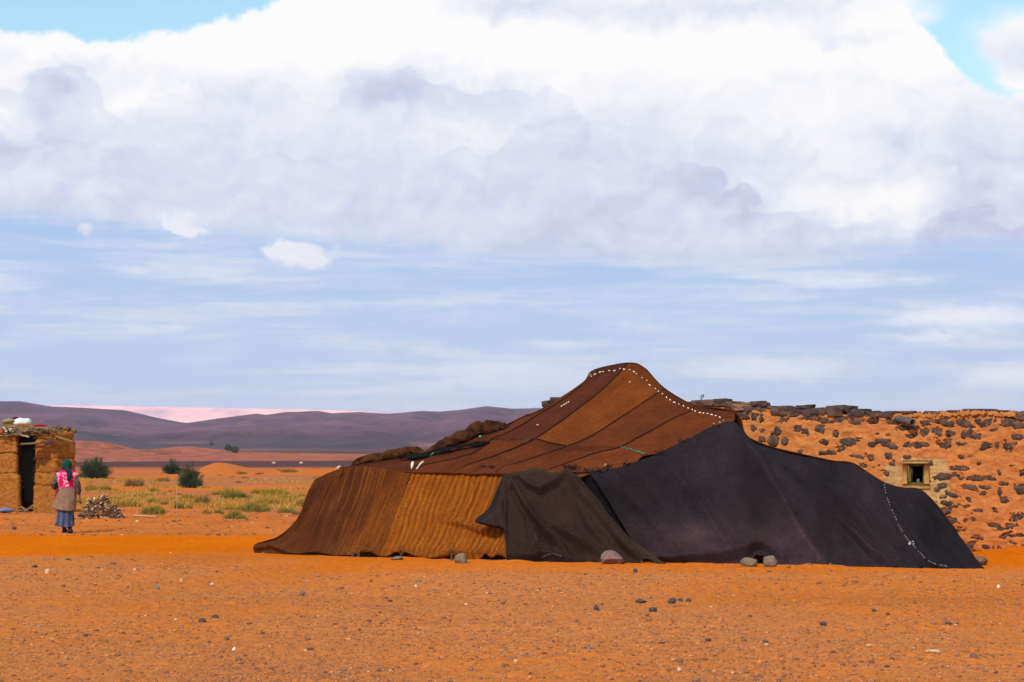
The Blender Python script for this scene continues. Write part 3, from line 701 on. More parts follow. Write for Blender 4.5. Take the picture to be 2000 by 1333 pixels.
BY = [roofY(*b[0], -.06) for b in BT[:8]] + [y7-.05, y7-.12, y7-.2, y7-.35, y7-.5, y7-.65, y7-.8, y7-.95, y7-1.15, y7-1.35, y7-1.8, y7-2.4]
BNET = np.array([bk(*b, y) for b, y in zip(BT, BY)]).transpose(1, 0, 2)
CB = col(.0175, .0132, .0168)
def blackcol(q, U, V):
    c = CB*(1+.30*fbm(U*.8, V*.9, 4, 401)[..., None]+.25*fbm(q[..., 0]/22, q[..., 1]/40, 4, 405)[..., None]); 
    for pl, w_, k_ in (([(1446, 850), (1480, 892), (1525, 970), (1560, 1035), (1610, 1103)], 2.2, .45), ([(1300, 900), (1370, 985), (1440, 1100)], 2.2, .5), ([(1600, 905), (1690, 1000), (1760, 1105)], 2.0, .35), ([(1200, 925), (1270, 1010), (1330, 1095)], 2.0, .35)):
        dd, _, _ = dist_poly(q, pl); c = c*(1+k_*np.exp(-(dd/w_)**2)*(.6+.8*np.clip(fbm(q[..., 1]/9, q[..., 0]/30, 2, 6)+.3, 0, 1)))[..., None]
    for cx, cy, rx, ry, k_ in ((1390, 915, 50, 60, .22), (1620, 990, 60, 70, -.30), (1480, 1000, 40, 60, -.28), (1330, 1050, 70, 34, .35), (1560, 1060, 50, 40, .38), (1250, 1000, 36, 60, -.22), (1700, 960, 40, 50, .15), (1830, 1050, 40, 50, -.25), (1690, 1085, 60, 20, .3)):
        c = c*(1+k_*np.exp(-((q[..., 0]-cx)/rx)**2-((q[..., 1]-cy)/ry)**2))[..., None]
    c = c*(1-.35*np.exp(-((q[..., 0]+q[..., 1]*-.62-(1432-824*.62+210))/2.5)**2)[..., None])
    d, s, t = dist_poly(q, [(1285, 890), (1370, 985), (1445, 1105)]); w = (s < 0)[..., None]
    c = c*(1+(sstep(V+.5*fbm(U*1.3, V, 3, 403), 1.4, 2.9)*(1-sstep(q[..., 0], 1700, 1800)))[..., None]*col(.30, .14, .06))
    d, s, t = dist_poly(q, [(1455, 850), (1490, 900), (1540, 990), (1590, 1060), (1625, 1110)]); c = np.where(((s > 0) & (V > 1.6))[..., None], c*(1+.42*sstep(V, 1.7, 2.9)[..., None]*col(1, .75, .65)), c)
    return c
bf = [([(1560, 905), (1620, 960), (1690, 1030), (1730, 1100)], .022, 10, -.7), ([(1500, 890), (1560, 960), (1600, 1030)], .016, 12, -.6), ([(1400, 860), (1410, 920), (1440, 980)], -.02, 14, .4), ([(1240, 925), (1300, 1000), (1330, 1060)], .025, 9, -.8), ([(1340, 1040), (1420, 1060), (1500, 1050)], .02, 8, -.7),([(1446, 850), (1480, 892), (1525, 970), (1560, 1035), (1610, 1103)], .018, 5, -1.0), ([(1300, 930), (1380, 985), (1430, 1045), (1450, 1090)], .02, 9, -.8),
      ([(1640, 1020), (1670, 1048), (1700, 1080), (1740, 1104)], .05, 7, -1.1), ([(1660, 1000), (1700, 1050), (1745, 1085), (1790, 1106)], .035, 8, -.8),
      ([(1710, 960), (1735, 1000), (1760, 1050), (1800, 1090), (1830, 1106)], .03, 6, -.9), ([(1770, 985), (1800, 1025), (1840, 1065), (1875, 1105)], .035, 9, -.8),
      ([(1250, 1090), (1350, 1096), (1420, 1090), (1478, 1074), (1500, 1076), (1530, 1090)], .07, 6, -1.0),
      ([(1550, 1000), (1600, 1040), (1650, 1090)], .02, 12, -.6), ([(1340, 900), (1420, 960), (1500, 1060)], -.02, 16), ([(1200, 950), (1290, 1030), (1340, 1090)], .03, 14, -.6), ([(1580, 920), (1650, 980), (1700, 1030)], .02, 12, -.5),
      ([(1780, 965), (1825, 1010), (1880, 1080)], .025, 10, -.6), ([(1345, 905), (1330, 950), (1380, 1000)], -.02, 9)]
def blackedge(S, U, V, q):
    # hem lifted over the two rocks; ragged elsewhere
    w = sstep(V, 3.2, 4)*np.exp(-((q[..., 0]-1484)/16)**4); S = S.copy(); S[..., 2] += .17*w; S[..., 1] += .10*w
    w2 = sstep(V, 3.6, 4); S[..., 2] += w2*.035*fbm(q[..., 0]/16, q[..., 0]*0, 3, 431); S[..., 2] = np.maximum(S[..., 2], .004)
    w3 = (1-sstep(V, 0, .25))*(q[..., 0] < 1420); S[..., 2] += w3*.03*fbm(q[..., 0]/9, q[..., 0]*0, 3, 433)
    return S
CBL = 'long black-brown wool side cloth hanging to the ground'
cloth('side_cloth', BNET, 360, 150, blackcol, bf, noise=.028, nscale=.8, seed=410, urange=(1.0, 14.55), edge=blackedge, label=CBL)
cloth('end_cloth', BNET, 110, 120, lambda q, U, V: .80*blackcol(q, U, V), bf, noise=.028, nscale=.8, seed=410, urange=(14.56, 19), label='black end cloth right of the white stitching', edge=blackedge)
# a deeper-lying dark flap between blanket and black side
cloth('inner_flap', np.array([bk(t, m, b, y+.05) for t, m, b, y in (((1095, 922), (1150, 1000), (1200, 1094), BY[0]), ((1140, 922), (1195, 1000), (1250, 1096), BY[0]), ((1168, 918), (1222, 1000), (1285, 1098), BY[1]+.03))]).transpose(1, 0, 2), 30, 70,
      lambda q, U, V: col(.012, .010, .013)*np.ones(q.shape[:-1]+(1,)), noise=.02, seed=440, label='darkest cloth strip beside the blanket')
# striped curtain
ct = [[(618, 937), (640, 925), (672, 915), (720, 913), (765, 918), (805, 922), (850, 922), (900, 923), (950, 923), (1000, 925), (1050, 927)],
      [(602, 972), (625, 970), (655, 968), (703, 968), (748, 968), (788, 968), (835, 968), (885, 968), (935, 968), (985, 968), (1035, 968)],
      [(588, 1008), (608, 1008), (638, 1006), (687, 1006), (732, 1006), (772, 1006), (820, 1006), (870, 1006), (918, 1006), (968, 1006), (1018, 1006)],
      [(545, 1050), (588, 1046), (623, 1045), (672, 1045), (718, 1045), (758, 1045), (806, 1046), (855, 1046), (903, 1046), (950, 1046), (1000, 1047)],
      [(499, 1065), (552, 1070), (612, 1071), (660, 1073), (705, 1074), (747, 1074), (795, 1075), (843, 1076), (890, 1077), (938, 1077), (990, 1078)],
      [(500, 1085), (548, 1088), (600, 1087), (650, 1088), (695, 1089), (740, 1090), (785, 1092), (832, 1094), (882, 1095), (930, 1096), (990, 1097)]]
CNET = []
for r, row in enumerate(ct):
    t = (0, .24, .5, .72, .88, 1)[r]; o = []
    for px, py in row:
        yt = roofY(px, 920 if px > 700 else 914, -.03); bx = px; yb = Yg(1083+(px-500)*.029)
        o.append(P(px, py, yt*(1-t)+yb*t + .10*math.sin(math.pi*t)*(px > 640)))
    CNET.append(o)
CNET = np.array(CNET)
SP = 4.35
def str_relief(U, V, q):
    ph = U*SP + .55*fbm(U*1.5, V*.8, 3, 501) ; a = .010+.008*fbm(U*2, V, 2, 503)
    A = np.where(U > 5, 1.05, .5)*(.55+.9*np.clip(fbm(U*1.7, V*.9, 3, 509)+.35, 0, 1))
    return A*a*.8*np.cos(2*np.pi*ph) + .008*fbm(U*9, V*.6, 3, 507)
def hem(S, U, V, q):
    S = S.copy(); px = q[..., 0]; w = sstep(V, 4.1, 5)
    for c, a, wd in ((612, .04, 18), (660, -.02, 20), (752, -.03, 18), (716, .13, 14), (784, .16, 18), (840, -.05, 24), (882, .07, 14), (915, -.03, 16), (948, .15, 8), (973, .16, 10)):
        S[..., 2] += w*a*np.exp(-((px-c)/wd)**2); S[..., 1] += w*a*.5*np.exp(-((px-c)/wd)**2)
    k = sstep(V, 4.55, 5); S[..., 1] += .16*k**2; S[..., 2] = np.maximum(S[..., 2]+.015*k, .006); return S
cf = [([(868, 1020), (895, 1024), (915, 1030), (950, 1045), (995, 1050)], .032, 5, -.9), ([(940, 1040), (990, 1030)], .03, 8, -.5), ([(815, 1090), (850, 1092), (885, 1083), (930, 1083), (960, 1078), (992, 1075)], .032, 6, -.9),
      ([(500, 1072), (530, 1068), (560, 1080), (580, 1092)], .03, 5, -.8), ([(618, 937), (600, 980), (580, 1030)], .05, 6), ([(905, 925), (880, 960), (860, 1010), (830, 1060)], .02, 6, -.6), ([(945, 925), (925, 960), (900, 1010)], .03, 6, -.7), ([(700, 1080), (800, 1068), (880, 1080)], .02, 8)]
def brown_col(q, U, V):
    ph = U*SP*1.35 + .3*fbm(U*1.5, V*.8, 3, 501); s = (.5+.5*np.cos(2*np.pi*ph))**3; k = fbm(U*7, V*.5, 4, 511); kk = sstep(q[..., 0], 600, 700)
    s = np.clip(s*(.55+k*1.6), 0, 1)[..., None]*kk[..., None]
    gl = sstep(U+.5*fbm(U*2, V, 3, 515), 2.6, 5.0)[..., None]
    return (col(.085, .024, .007)*(1-.55*gl)+col(.22, .062, .006)*.55*gl)*(1+.3*k[..., None])*(1-s)+col(.185, .058, .006)*s
def gold_col(q, U, V):
    ph = U*SP + .55*fbm(U*1.5, V*.8, 3, 501); s = np.clip(.5-.75*np.cos(2*np.pi*ph+.6), 0, 1)**1.5; k = fbm(U*5, V*.6, 4, 513)
    s = np.clip(s*(.8+k), 0, 1)[..., None]
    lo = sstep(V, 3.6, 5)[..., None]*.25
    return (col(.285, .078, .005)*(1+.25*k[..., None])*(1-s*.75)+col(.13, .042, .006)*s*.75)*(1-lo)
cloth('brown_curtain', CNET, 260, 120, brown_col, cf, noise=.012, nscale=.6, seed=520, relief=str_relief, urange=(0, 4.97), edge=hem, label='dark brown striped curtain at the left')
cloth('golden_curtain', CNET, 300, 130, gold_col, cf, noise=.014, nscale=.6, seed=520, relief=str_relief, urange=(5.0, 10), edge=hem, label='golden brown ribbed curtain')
# dark bag-like flap left of the blanket
cloth('edge_flap', [[RP(984, 924, -.20), RP(990, 926, -.22), RP(1004, 930, -.24)], [P(966, 968, 39.55), P(978, 970, 39.5), P(1002, 970, 39.5)], [P(953, 995, 39.4), P(970, 1000, 39.35), P(1000, 1000, 39.35)],
      [P(930, 1015, 39.3), P(962, 1022, 39.15), P(998, 1030, 39.2)], [P(932, 1022, 39.3), P(962, 1029, 39.2), P(998, 1038, 39.25)]], 44, 70,
      lambda q, U, V: np.where(((U < .55+.3*fbm(V*2, V*0, 2, 3)) & (V < 3.9))[..., None], col(.018, .014, .016), col(.036, .021, .018)), [([(1000, 930), (975, 990), (985, 1035)], .03, 5, -.8)], noise=.02, seed=540, label='dark edged flap folded beside the blanket')
# back slope and far sides so the tent is a closed shape
back_top = [tuple(ROOF[j][0]) for j in (11, 10, 9, 8, 7, 6, 4, 3, 1, 0)] + [tuple(ROOF[0][i]) for i in (2, 3, 4, 5, 6)]
rb = [P(px, py-((4.5 if 1475 < px < 1575 else 1.5 if px < 1640 else 0)), y+.03) for (t, _, _), y in zip(BT[8:], BY[8:]) for px, py in [t]]
back_top = np.array(back_top + rb)
def bshift(p, dy, kz, sx): q = p.copy(); q[:, 1] += dy; q[:, 2] = q[:, 2]*kz + .0; q[:, 0] += sx; return q
zz = back_top[:, 2]
B1 = back_top.copy(); B1[:, 1] += .5+.25*zz; B1[:, 2] = zz*.80
B2 = back_top.copy(); B2[:, 1] += .9+.5*zz; B2[:, 2] = zz*.42
B3 = back_top.copy(); B3[:, 1] += 1.0+.72*zz; B3[:, 2] = 0
cloth('back_slope', [back_top, B1, B2, B3], 220, 40, lambda q, U, V: col(.09, .022, .007)*(1+.3*fbm(U, V, 3, 9)[..., None]), noise=.01, seed=550, label='hidden far slope of the tent', keep=False)
LW = np.array([[CNET[r][0] for r in range(6)], [CNET[r][0]+np.array([.25, 1.3, 0]) for r in range(6)], [CNET[r][0]+np.array([.6, 2.4, -.05*(5-r)/5]) for r in range(6)]]).transpose(1, 0, 2)
cloth('left_side', LW, 24, 40, lambda q, U, V: col(.085, .024, .007)*np.ones(q.shape[:-1]+(1,)), noise=.02, seed=560, keep=False)
for x, y, z in ((1.35, 42.55, 3.15), (2.3, 42.55, 3.15), (-1.4, 41.6, 1.3), (3.4, 40.3, 2.1)):
    adopt(tube('pole', [(x, y, 0), (x+.02, y, z)], [.035, .03], rock_mat('pole_wood', (.12, .07, .035), (.2, .12, .06))), TENT)
TREES = [BVHTree.FromPolygons([tuple(v) for v in vv], [tuple(int(i) for i in f) for f in ff]) for vv, ff in TRACK]
# seams: dark raised cords
def on(pts, up=.006, n=40):
    q = cr(np.array(pts, float), np.linspace(0, len(pts)-1, n)); out = []
    for a in q:
        h = hit(a[0], a[1], up)
        if h: out.append(tuple(h[0]))
    return out
def mat_flat(name, c, k=20, rough=.95):
    return material(name, lambda g: (g.mix(g.noise(g.pos(), k, 4), tuple(q*.6 for q in c), tuple(q*1.35 for q in c)), None), rough, .1)
M_SEAM = mat_flat('seam_thread', (.030, .010, .006)); M_WHITE = mat_flat('white_thread', (.78, .62, .50)); M_TEAL = mat_flat('teal_thread', (.04, .20, .13)); M_BLACKW = mat_flat('black_wool', (.014, .012, .015))
for i in (1, 2, 4, 5):
    pts = [cols_up[i][j] for j in range(1, 7)] + [cols_lo[i][j] for j in range(4)]
    o = on(pts, .002, 60)
    if len(o) > 5: adopt(tube('seam', o, [.009, .012, .012, .008], M_SEAM, seg=5, jitter=.3), TENT)
o = on([(1044, 857), (1058, 861), (1072, 865), (1090, 869), (1107, 872)], .004, 20); adopt(tube('seam', o, [.016, .02], M_SEAM, seg=5, jitter=.4), TENT)
o = on([(962, 858), (1000, 857), (1040, 857)], .003, 20); adopt(tube('seam', o, [.006, .006], M_SEAM, seg=5, jitter=.4), TENT)
def dashes(name, pts, mat, label, w=.03, t=.016, vert=False):
    V, Fc = [], []; pts = list(pts)
    for i, p in enumerate(pts):
        h = hit(p[0], p[1], .004)
        if not h: continue
        a = Vector(hit(*pts[max(i-1, 0)][:2])[0]) if hit(*pts[max(i-1, 0)][:2]) else h[0]
        bq = hit(*pts[min(i+1, len(pts)-1)][:2]); b = bq[0] if bq else h[0]
        d = (b-a); d = d.normalized() if d.length > 1e-4 else Vector((1, 0, 0))
        k = rnd.uniform(.6, 1.3); s = h[1].cross(d); L = w*k; T = t*rnd.uniform(.7, 1.2); base = len(V)
        ang = rnd.uniform(-.5, .5); d2 = d*math.cos(ang)+s*math.sin(ang); s2 = s*math.cos(ang)-d*math.sin(ang)
        for (x, y, z) in ((-1, -.5, 0), (-.4, -1, 0), (.8, -.8, 0), (1, .3, 0), (.3, 1, 0), (-.8, .7, 0)):
            V.append(h[0]+d2*L*x*.5+s2*T*y*.5)
        for (x, y) in ((-.6, -.3), (-.2, -.6), (.5, -.5), (.6, .2), (.2, .6), (-.5, .4)): V.append(h[0]+d2*L*x*.5+s2*T*y*.5+h[1]*.012)
        for q in range(6): Fc.append((base+q, base+(q+1) % 6, base+6+(q+1) % 6, base+6+q))
        Fc.append(tuple(base+6+q for q in range(6)))
    if not V: return
    o = new_mesh(name, V, Fc, mat); adopt(o, TENT); o['kind'] = 'stuff'; o['label'] = label
dashes('stitching', [(1156, 736), (1162, 732), (1172, 728), (1178, 727), (1190, 725), (1200, 725), (1211, 721), (1219, 722), (1230, 723), (1238, 727), (1243, 731), (1254, 739), (1263, 744), (1269, 753), (1280, 760), (1286, 765), (1294, 770), (1302, 777), (1309, 782), (1317, 787), (1326, 790), (1335, 794), (1344, 798), (1352, 801), (1358, 804), (1367, 807), (1374, 808), (1382, 809), (1390, 811), (1398, 813), (1406, 816)], M_WHITE, 'white stitches along the ridge', .044, .019)
dashes('stitching', [(1097+i*4.5, 794-i*2.6) for i in range(4)]+[(1050, 831), (1230, 747)], M_WHITE, 'small pale mark of thread on the roof', .05, .012)
line = cr(np.array([(1727, 948), (1731, 970), (1739, 990), (1750, 1015), (1760, 1035), (1771, 1052), (1783, 1064), (1795, 1078), (1812, 1094), (1830, 1103), (1848, 1107)], float), np.linspace(0, 10, 44))
dashes('stitching', [tuple(p) for i, p in enumerate(line) if i % 5 != 4], mat_flat('pale_thread', (.24, .20, .21)), 'pale stitching down the black cloth', .032, .012)
dashes('stitching', [(1780+rnd.uniform(-5, 5), 1062+rnd.uniform(-4, 4)) for _ in range(6)], mat_flat('grey_thread', (.55, .50, .52)), 'grey-white thread knot', .035, .02)
dashes('tassels', [(1213+i*3.0+rnd.uniform(-1, 1), 873+i*.95+rnd.uniform(-1.2, 1.2)) for i in range(15)]+[(1246+i*2.2, 884+rnd.uniform(-1, 2)) for i in range(7)], M_TEAL, 'teal green thread on the cross seam', .03, .02)
dashes('tassels', [(1104+rnd.uniform(-5, 5), 872+rnd.uniform(-2, 2)) for _ in range(6)]+[(1032+rnd.uniform(-5, 4), 862+rnd.uniform(-5, 4)) for _ in range(7)]+[(1153+rnd.uniform(-3, 3), 886) for _ in range(3)]+[(980+i*6, 858+rnd.uniform(-2, 1)) for i in range(9)], mat_flat('grey_green_thread', (.05, .085, .055)), 'grey-green thread knots on the seams', .03, .014)
dashes('stitching', [(805-i*2.7+rnd.uniform(-1, 1), 926+i*8+rnd.uniform(-2, 2)) for i in range(16)], mat_flat('tan_thread', (.42, .24, .09)), 'tan stitches joining the two curtains', .03, .01)
dashes('stitching', [(1406, 826), (1413, 822), (1394, 828), (1198, 913), (1183, 908), (1181, 910), (1467, 802)], mat_flat('tan_thread2', (.45, .27, .18)), 'tan scraps of thread', .035, .02)
# ragged black wool tufts on the upper hem of the black side
tv, tf = [], []
for (px, py, n, r) in ((1110, 914, 60, 6), (1122, 917, 60, 6), (1150, 921, 40, 5), (1170, 920, 60, 6), (1190, 913, 50, 5), (1225, 907, 30, 5), (1285, 885, 36, 6), (1330, 862, 20, 4), (1400, 832, 10, 3), (942, 912, 16, 4), (960, 914, 22, 4)):
    for _ in range(n):
        a, b = px+rnd.gauss(0, r*1.3), py+rnd.gauss(0, r*.45); h = hit(a, b, .01)
        if not h: continue
        k = len(tv); c = h[0]; d = Vector((rnd.gauss(0, 1), rnd.gauss(0, .6), rnd.gauss(0, .8))).normalized()*rnd.uniform(.012, .028); d.z *= .5; e = d.cross(h[1]).normalized()*.014
        tv += [c-e, c+e, c+d+h[1]*.02]; tf.append((k, k+1, k+2))
if tv: o = new_mesh('wool_tufts', tv, tf, M_BLACKW); adopt(o, TENT); o['kind'] = 'stuff'
# blue-black cloth on the roof
def patch_on(name, top, bot, n, colr, up=.05, parent=None, seed=0, bulge=.03, nz=.02):
    rows = []
    n *= 2; T = cr(np.array(top, float), np.linspace(0, len(top)-1, n)); B = cr(np.array(bot, float), np.linspace(0, len(bot)-1, n)); T[1:-1, 1] += np.random.default_rng(seed).uniform(-2.2, 2.2, n-2); B[1:-1, 1] += np.random.default_rng(seed+1).uniform(-2.2, 2.2, n-2)
    for w, lift in ((0, .005), (.2, up), (.5, up+bulge), (.8, up), (1, .005)):
        r = []
        for a, b in zip(T, B):
            q = a*(1-w)+b*w; y = roofY(q[0], q[1]); r.append(P(q[0], q[1], y-lift))
        rows.append(r)
    return cloth(name, rows, n*5, 24, lambda q, U, V: np.ones(q.shape[:-1]+(1,))*np.array(colr), noise=nz, nscale=.2, seed=seed, parent=parent, keep=False)
DARKC = patch_on('dark_cloth', [(778, 894), (800, 889), (830, 882), (860, 875), (890, 869), (915, 867), (935, 863), (955, 862)], [(782, 897), (806, 894), (838, 888), (868, 880), (895, 874), (918, 872), (938, 870), (957, 865)], 8, (.006, .006, .008), parent=TENT, seed=601, up=.018, bulge=.012, nz=.05)
DARKC['label'] = 'crumpled blue-black cloth strip on the roof'
for (a, b, w) in ((841, 888, 4), (858, 883, 2), (937, 852, 3), (844, 890, 3), (812, 892, 3)):
    pass
dashes('tassels', [(839, 890), (841, 887), (843, 889), (841, 891), (858, 883), (936, 851), (938, 853), (845, 886)], mat_flat('bright_teal', (.08, .42, .30)), 'bright teal scraps on the dark strip', .045, .045)

# ------------------------------------------------------------------ bundles lying on the roof
M_BUNDLE = material('bundle_wool', lambda g: (g.mix(g.map(g.noise(g.pos(), 6, 5, .7), .40, .60), (.030, .010, .007), (.105, .036, .009)), g.bump(g.noise(g.pos(), 14, 6, .65), 1.0, .10)), .97, .08)
def bundle(pts, rad, label, seed, dy=.12):
    q = cr(np.array(pts, float), np.linspace(0, len(pts)-1, 46)); r = np.interp(np.linspace(0, 1, 46), np.linspace(0, 1, len(rad)), rad)
    V = []; seg = 22
    C = np.array([P(a[0], a[1], roofY(a[0], a[1])+dy) for a in q])
    for i in range(46):
        t = C[min(i+1, 45)]-C[max(i-1, 0)]; t /= np.linalg.norm(t); a = np.cross(t, (0, 0, 1)); a /= np.linalg.norm(a); b = np.cross(a, t)
        R0 = r[i]/F*42
        for k in range(seg):
            w = 2*math.pi*k/seg; tw = w + i*.12
            f = 1 + .30*math.sin(tw*3+math.sin(i*.35)*2) * .6 + .30*float(fbm(np.array([i*.16]), np.array([k*.0+math.cos(w)*1.3+math.sin(w)]), 3, seed)[0])
            V.append(C[i]+(a*math.cos(w)*1.5+b*math.sin(w))*R0*f)
    f = [tuple(x) for x in grid_faces(46, seg, True)]+[tuple(range(seg)), tuple(45*seg+k for k in range(seg))]
    o = new_mesh('cloth_bundle', V, f, M_BUNDLE, smooth=True); props(o, label, 'cloth bundle'); return o
bundle([(688, 909), (700, 902), (720, 898), (745, 894), (765, 889), (785, 886), (800, 881), (818, 882), (832, 889)], [2, 7, 8, 8, 9, 9, 8, 7, 2], 'lower rolled bundle of brown cloth at the left end of the tent roof', 611)
bundle([(765, 891), (775, 884), (790, 880), (805, 879), (820, 885)], [2, 7, 6, 6, 2], 'small knotted brown cloth lump on top of the lower roof bundle', 615)
bundle([(828, 885), (850, 876), (870, 868), (890, 860), (912, 852), (925, 846)], [2, 6, 11, 12, 12, 4], 'middle roll of golden brown cloth leaning up the tent roof edge', 612)
bundle([(906, 855), (920, 845), (938, 838), (955, 836), (970, 835), (985, 835), (995, 834)], [3, 11, 14, 14, 12, 8, 2], 'upper humped bundle of brown cloth near the middle of the roof edge', 613)

# ------------------------------------------------------------------ blanket
BL = [[(986, 926), (1005, 922), (1030, 917), (1055, 914), (1080, 921), (1107, 921), (1125, 927), (1139, 940)],
      [(985, 975), (1010, 975), (1045, 970), (1080, 970), (1110, 970), (1140, 970), (1158, 973), (1170, 982)],
      [(986, 1030), (1018, 1030), (1060, 1030), (1100, 1030), (1140, 1030), (1175, 1030), (1198, 1028), (1212, 1033)],
      [(988, 1065), (1022, 1065), (1068, 1070), (1112, 1070), (1158, 1070), (1200, 1070), (1228, 1064), (1248, 1070)],
      [(990, 1099), (1025, 1100), (1070, 1100.5), (1115, 1101), (1165, 1102), (1215, 1102), (1262, 1099), (1300, 1099)]]
BLN = []
for r, row in enumerate(BL):
    t = (0, .28, .6, .82, 1)[r]
    BLN.append([P(px, py, (roofY(px, 920, -.26))*(1-t)+(Yg(1100+(px-990)*.011)-.12)*t + (.06*math.sin(math.pi*t))) for px, py in row])
def bl_col(q, U, V):
    c = col(.030, .0165, .0130)*(1+.18*fbm(U, V, 4, 701)[..., None])
    w = (sstep(U, 5.9+.2*fbm(V*1.5, V*0, 2, 9), 6.7))[..., None]; w = np.maximum(w, (1-sstep(V, .0, .22))[..., None]*.7)
    c = c*(1-w)+col(.046, .031, .018)*w
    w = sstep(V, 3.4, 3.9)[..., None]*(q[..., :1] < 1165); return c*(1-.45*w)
def bl_edge(S, U, V, q):
    S = S.copy(); px = q[..., 0]; w = sstep(V, 3.3, 4)
    S[..., 2] += w*(.06*np.exp(-((px-1262)/14)**2)+.03*fbm(px/20, px*0, 3, 721)); S[..., 2] = np.maximum(S[..., 2], .005)
    w0 = 1-sstep(V, 0, .5); S[..., 2] += w0*.03*fbm(px/14, px*0, 3, 723)
    S[..., 1] -= .25*sstep(V, 3.5, 4)*np.exp(-((px-1196)/24)**2)*0
    return S
bfold = [([(1030, 1000), (1045, 1050), (1050, 1085)], .03, 6, -.9), ([(1130, 990), (1150, 1030), (1185, 1070)], .03, 8, -.8), ([(1010, 1060), (1060, 1075), (1100, 1070)], .03, 6, -.9),([(999, 935), (1014, 970), (1035, 1005), (1058, 1035), (1080, 1055), (1105, 1074)], .055, 6, -1.1), ([(1008, 927), (1030, 948), (1055, 962), (1085, 945), (1108, 924)], .035, 6, -1.0),
         ([(1073, 1026), (1105, 1048), (1140, 1068), (1172, 1084)], .05, 7, -1.1), ([(1090, 1058), (1115, 1070), (1150, 1090)], -.04, 6, .6), ([(1098, 945), (1092, 965), (1088, 985)], .015, 6, -.6),
         ([(1000, 1088), (1040, 1095), (1075, 1086), (1110, 1097)], .04, 5, -1.0), ([(1110, 925), (1140, 965), (1185, 1020), (1230, 1068), (1275, 1092)], .05, 9), ([(986, 930), (987, 1030), (992, 1090)], .03, 4),
         ([(1045, 1030), (1075, 1060), (1085, 1080)], -.03, 7), ([(1195, 1045), (1230, 1080), (1250, 1094)], .03, 6, -.7)]
bfold = [(f_[0], f_[1]*1.45)+tuple(f_[2:]) for f_ in bfold]
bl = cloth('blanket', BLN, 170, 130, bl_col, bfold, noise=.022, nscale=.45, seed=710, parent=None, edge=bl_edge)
props(bl, 'heavy grey-brown blanket draped over the doorway of the tent', 'blanket')
TREES.append(BVHTree.FromPolygons([tuple(v) for v in TRACK[-1][0]], [tuple(int(i) for i in f) for f in TRACK[-1][1]]))
dashes('stitching', [(1060+i*3.2, 1088-6*math.sin(i/12*3.1)) for i in range(12)], mat_flat('grey_thread2', (.22, .2, .2)), 'grey running stitch low on the blanket', .02, .008)
# ------------------------------------------------------------------ toggles, pegs, loops
M_BONE = rock_mat('bone', (.72, .56, .46), (.80, .66, .56)); M_PEG = rock_mat('peg_wood', (.05, .028, .018), (.10, .06, .035))
def tag_tube(name, pts, rad, mat, label, cat, group=None, seg=8, n=12, jitter=.12):
    o = tube(name, pts, rad, mat, seg=seg, n=n, jitter=jitter); props(o, label, cat, group); return o
def pt(px, py, up=.02):
    h = hit(px, py, up); return tuple(h[0]) if h else RP(px, py, -up)
a = pt(814, 919, .02); b = pt(821, 912, .05); c = pt(828, 906, .04)
tag_tube('wooden_toggle', [a, b, c], [.012, .010, .022, .014], M_BONE, 'pale stick toggle poking from the corner where the roof meets the golden curtain', 'toggle')
tag_tube('wooden_toggle', [pt(804, 917, .01), pt(807, 911, .05), pt(807, 907, .04)], [.008, .026, .024, .01], M_BONE, 'pale knob just left of the stick toggle at the roof edge', 'toggle')
tag_tube('wooden_toggle', [P(655, 918, 41.2), P(661, 913, 41.15), P(665, 911, 41.2)], [.008, .02, .01], M_BONE, 'pale knob at the far left corner of the roof', 'toggle')
for px, y0, y1, l in ((784, 1068, 1090, 'left upright peg with a rope ring at the curtain hem'), (882, 1062, 1098, 'right upright peg with a rope ring at the curtain hem')):
    t = empty('tent_peg', G(px, 1097 if px > 850 else 1093)); props(t, l, 'tent peg', 'pegs along the curtain hem'); Yp = t.location.y-.08
    adopt(tube('stake', [P(px, y1+1, Yp), P(px+1, y0+12, Yp+.02)], [.022, .02], M_PEG, seg=8, n=6, jitter=.15), t)
    ring = [P(px+4.5*math.sin(w), y0+6-8*math.cos(w)+1, Yp-.02) for w in np.linspace(0, 6.28, 17)]
    adopt(tube('rope_ring', ring, [.009, .009], M_PEG, seg=6), t)
for px, py, l in ((960, 1092, 'short dark peg between the gaps of the curtain hem'), (700, 1087, 'dark peg under the brown curtain hem'), (689, 1087, 'pale knot beside the dark peg under the brown curtain')):
    Y = Yg(1094 if px > 900 else 1089)-.05
    tag_tube('tent_peg', [P(px, py+5, Y), P(px+1, py-8, Y)], [.035, .03, .02], M_PEG, l, 'tent peg')
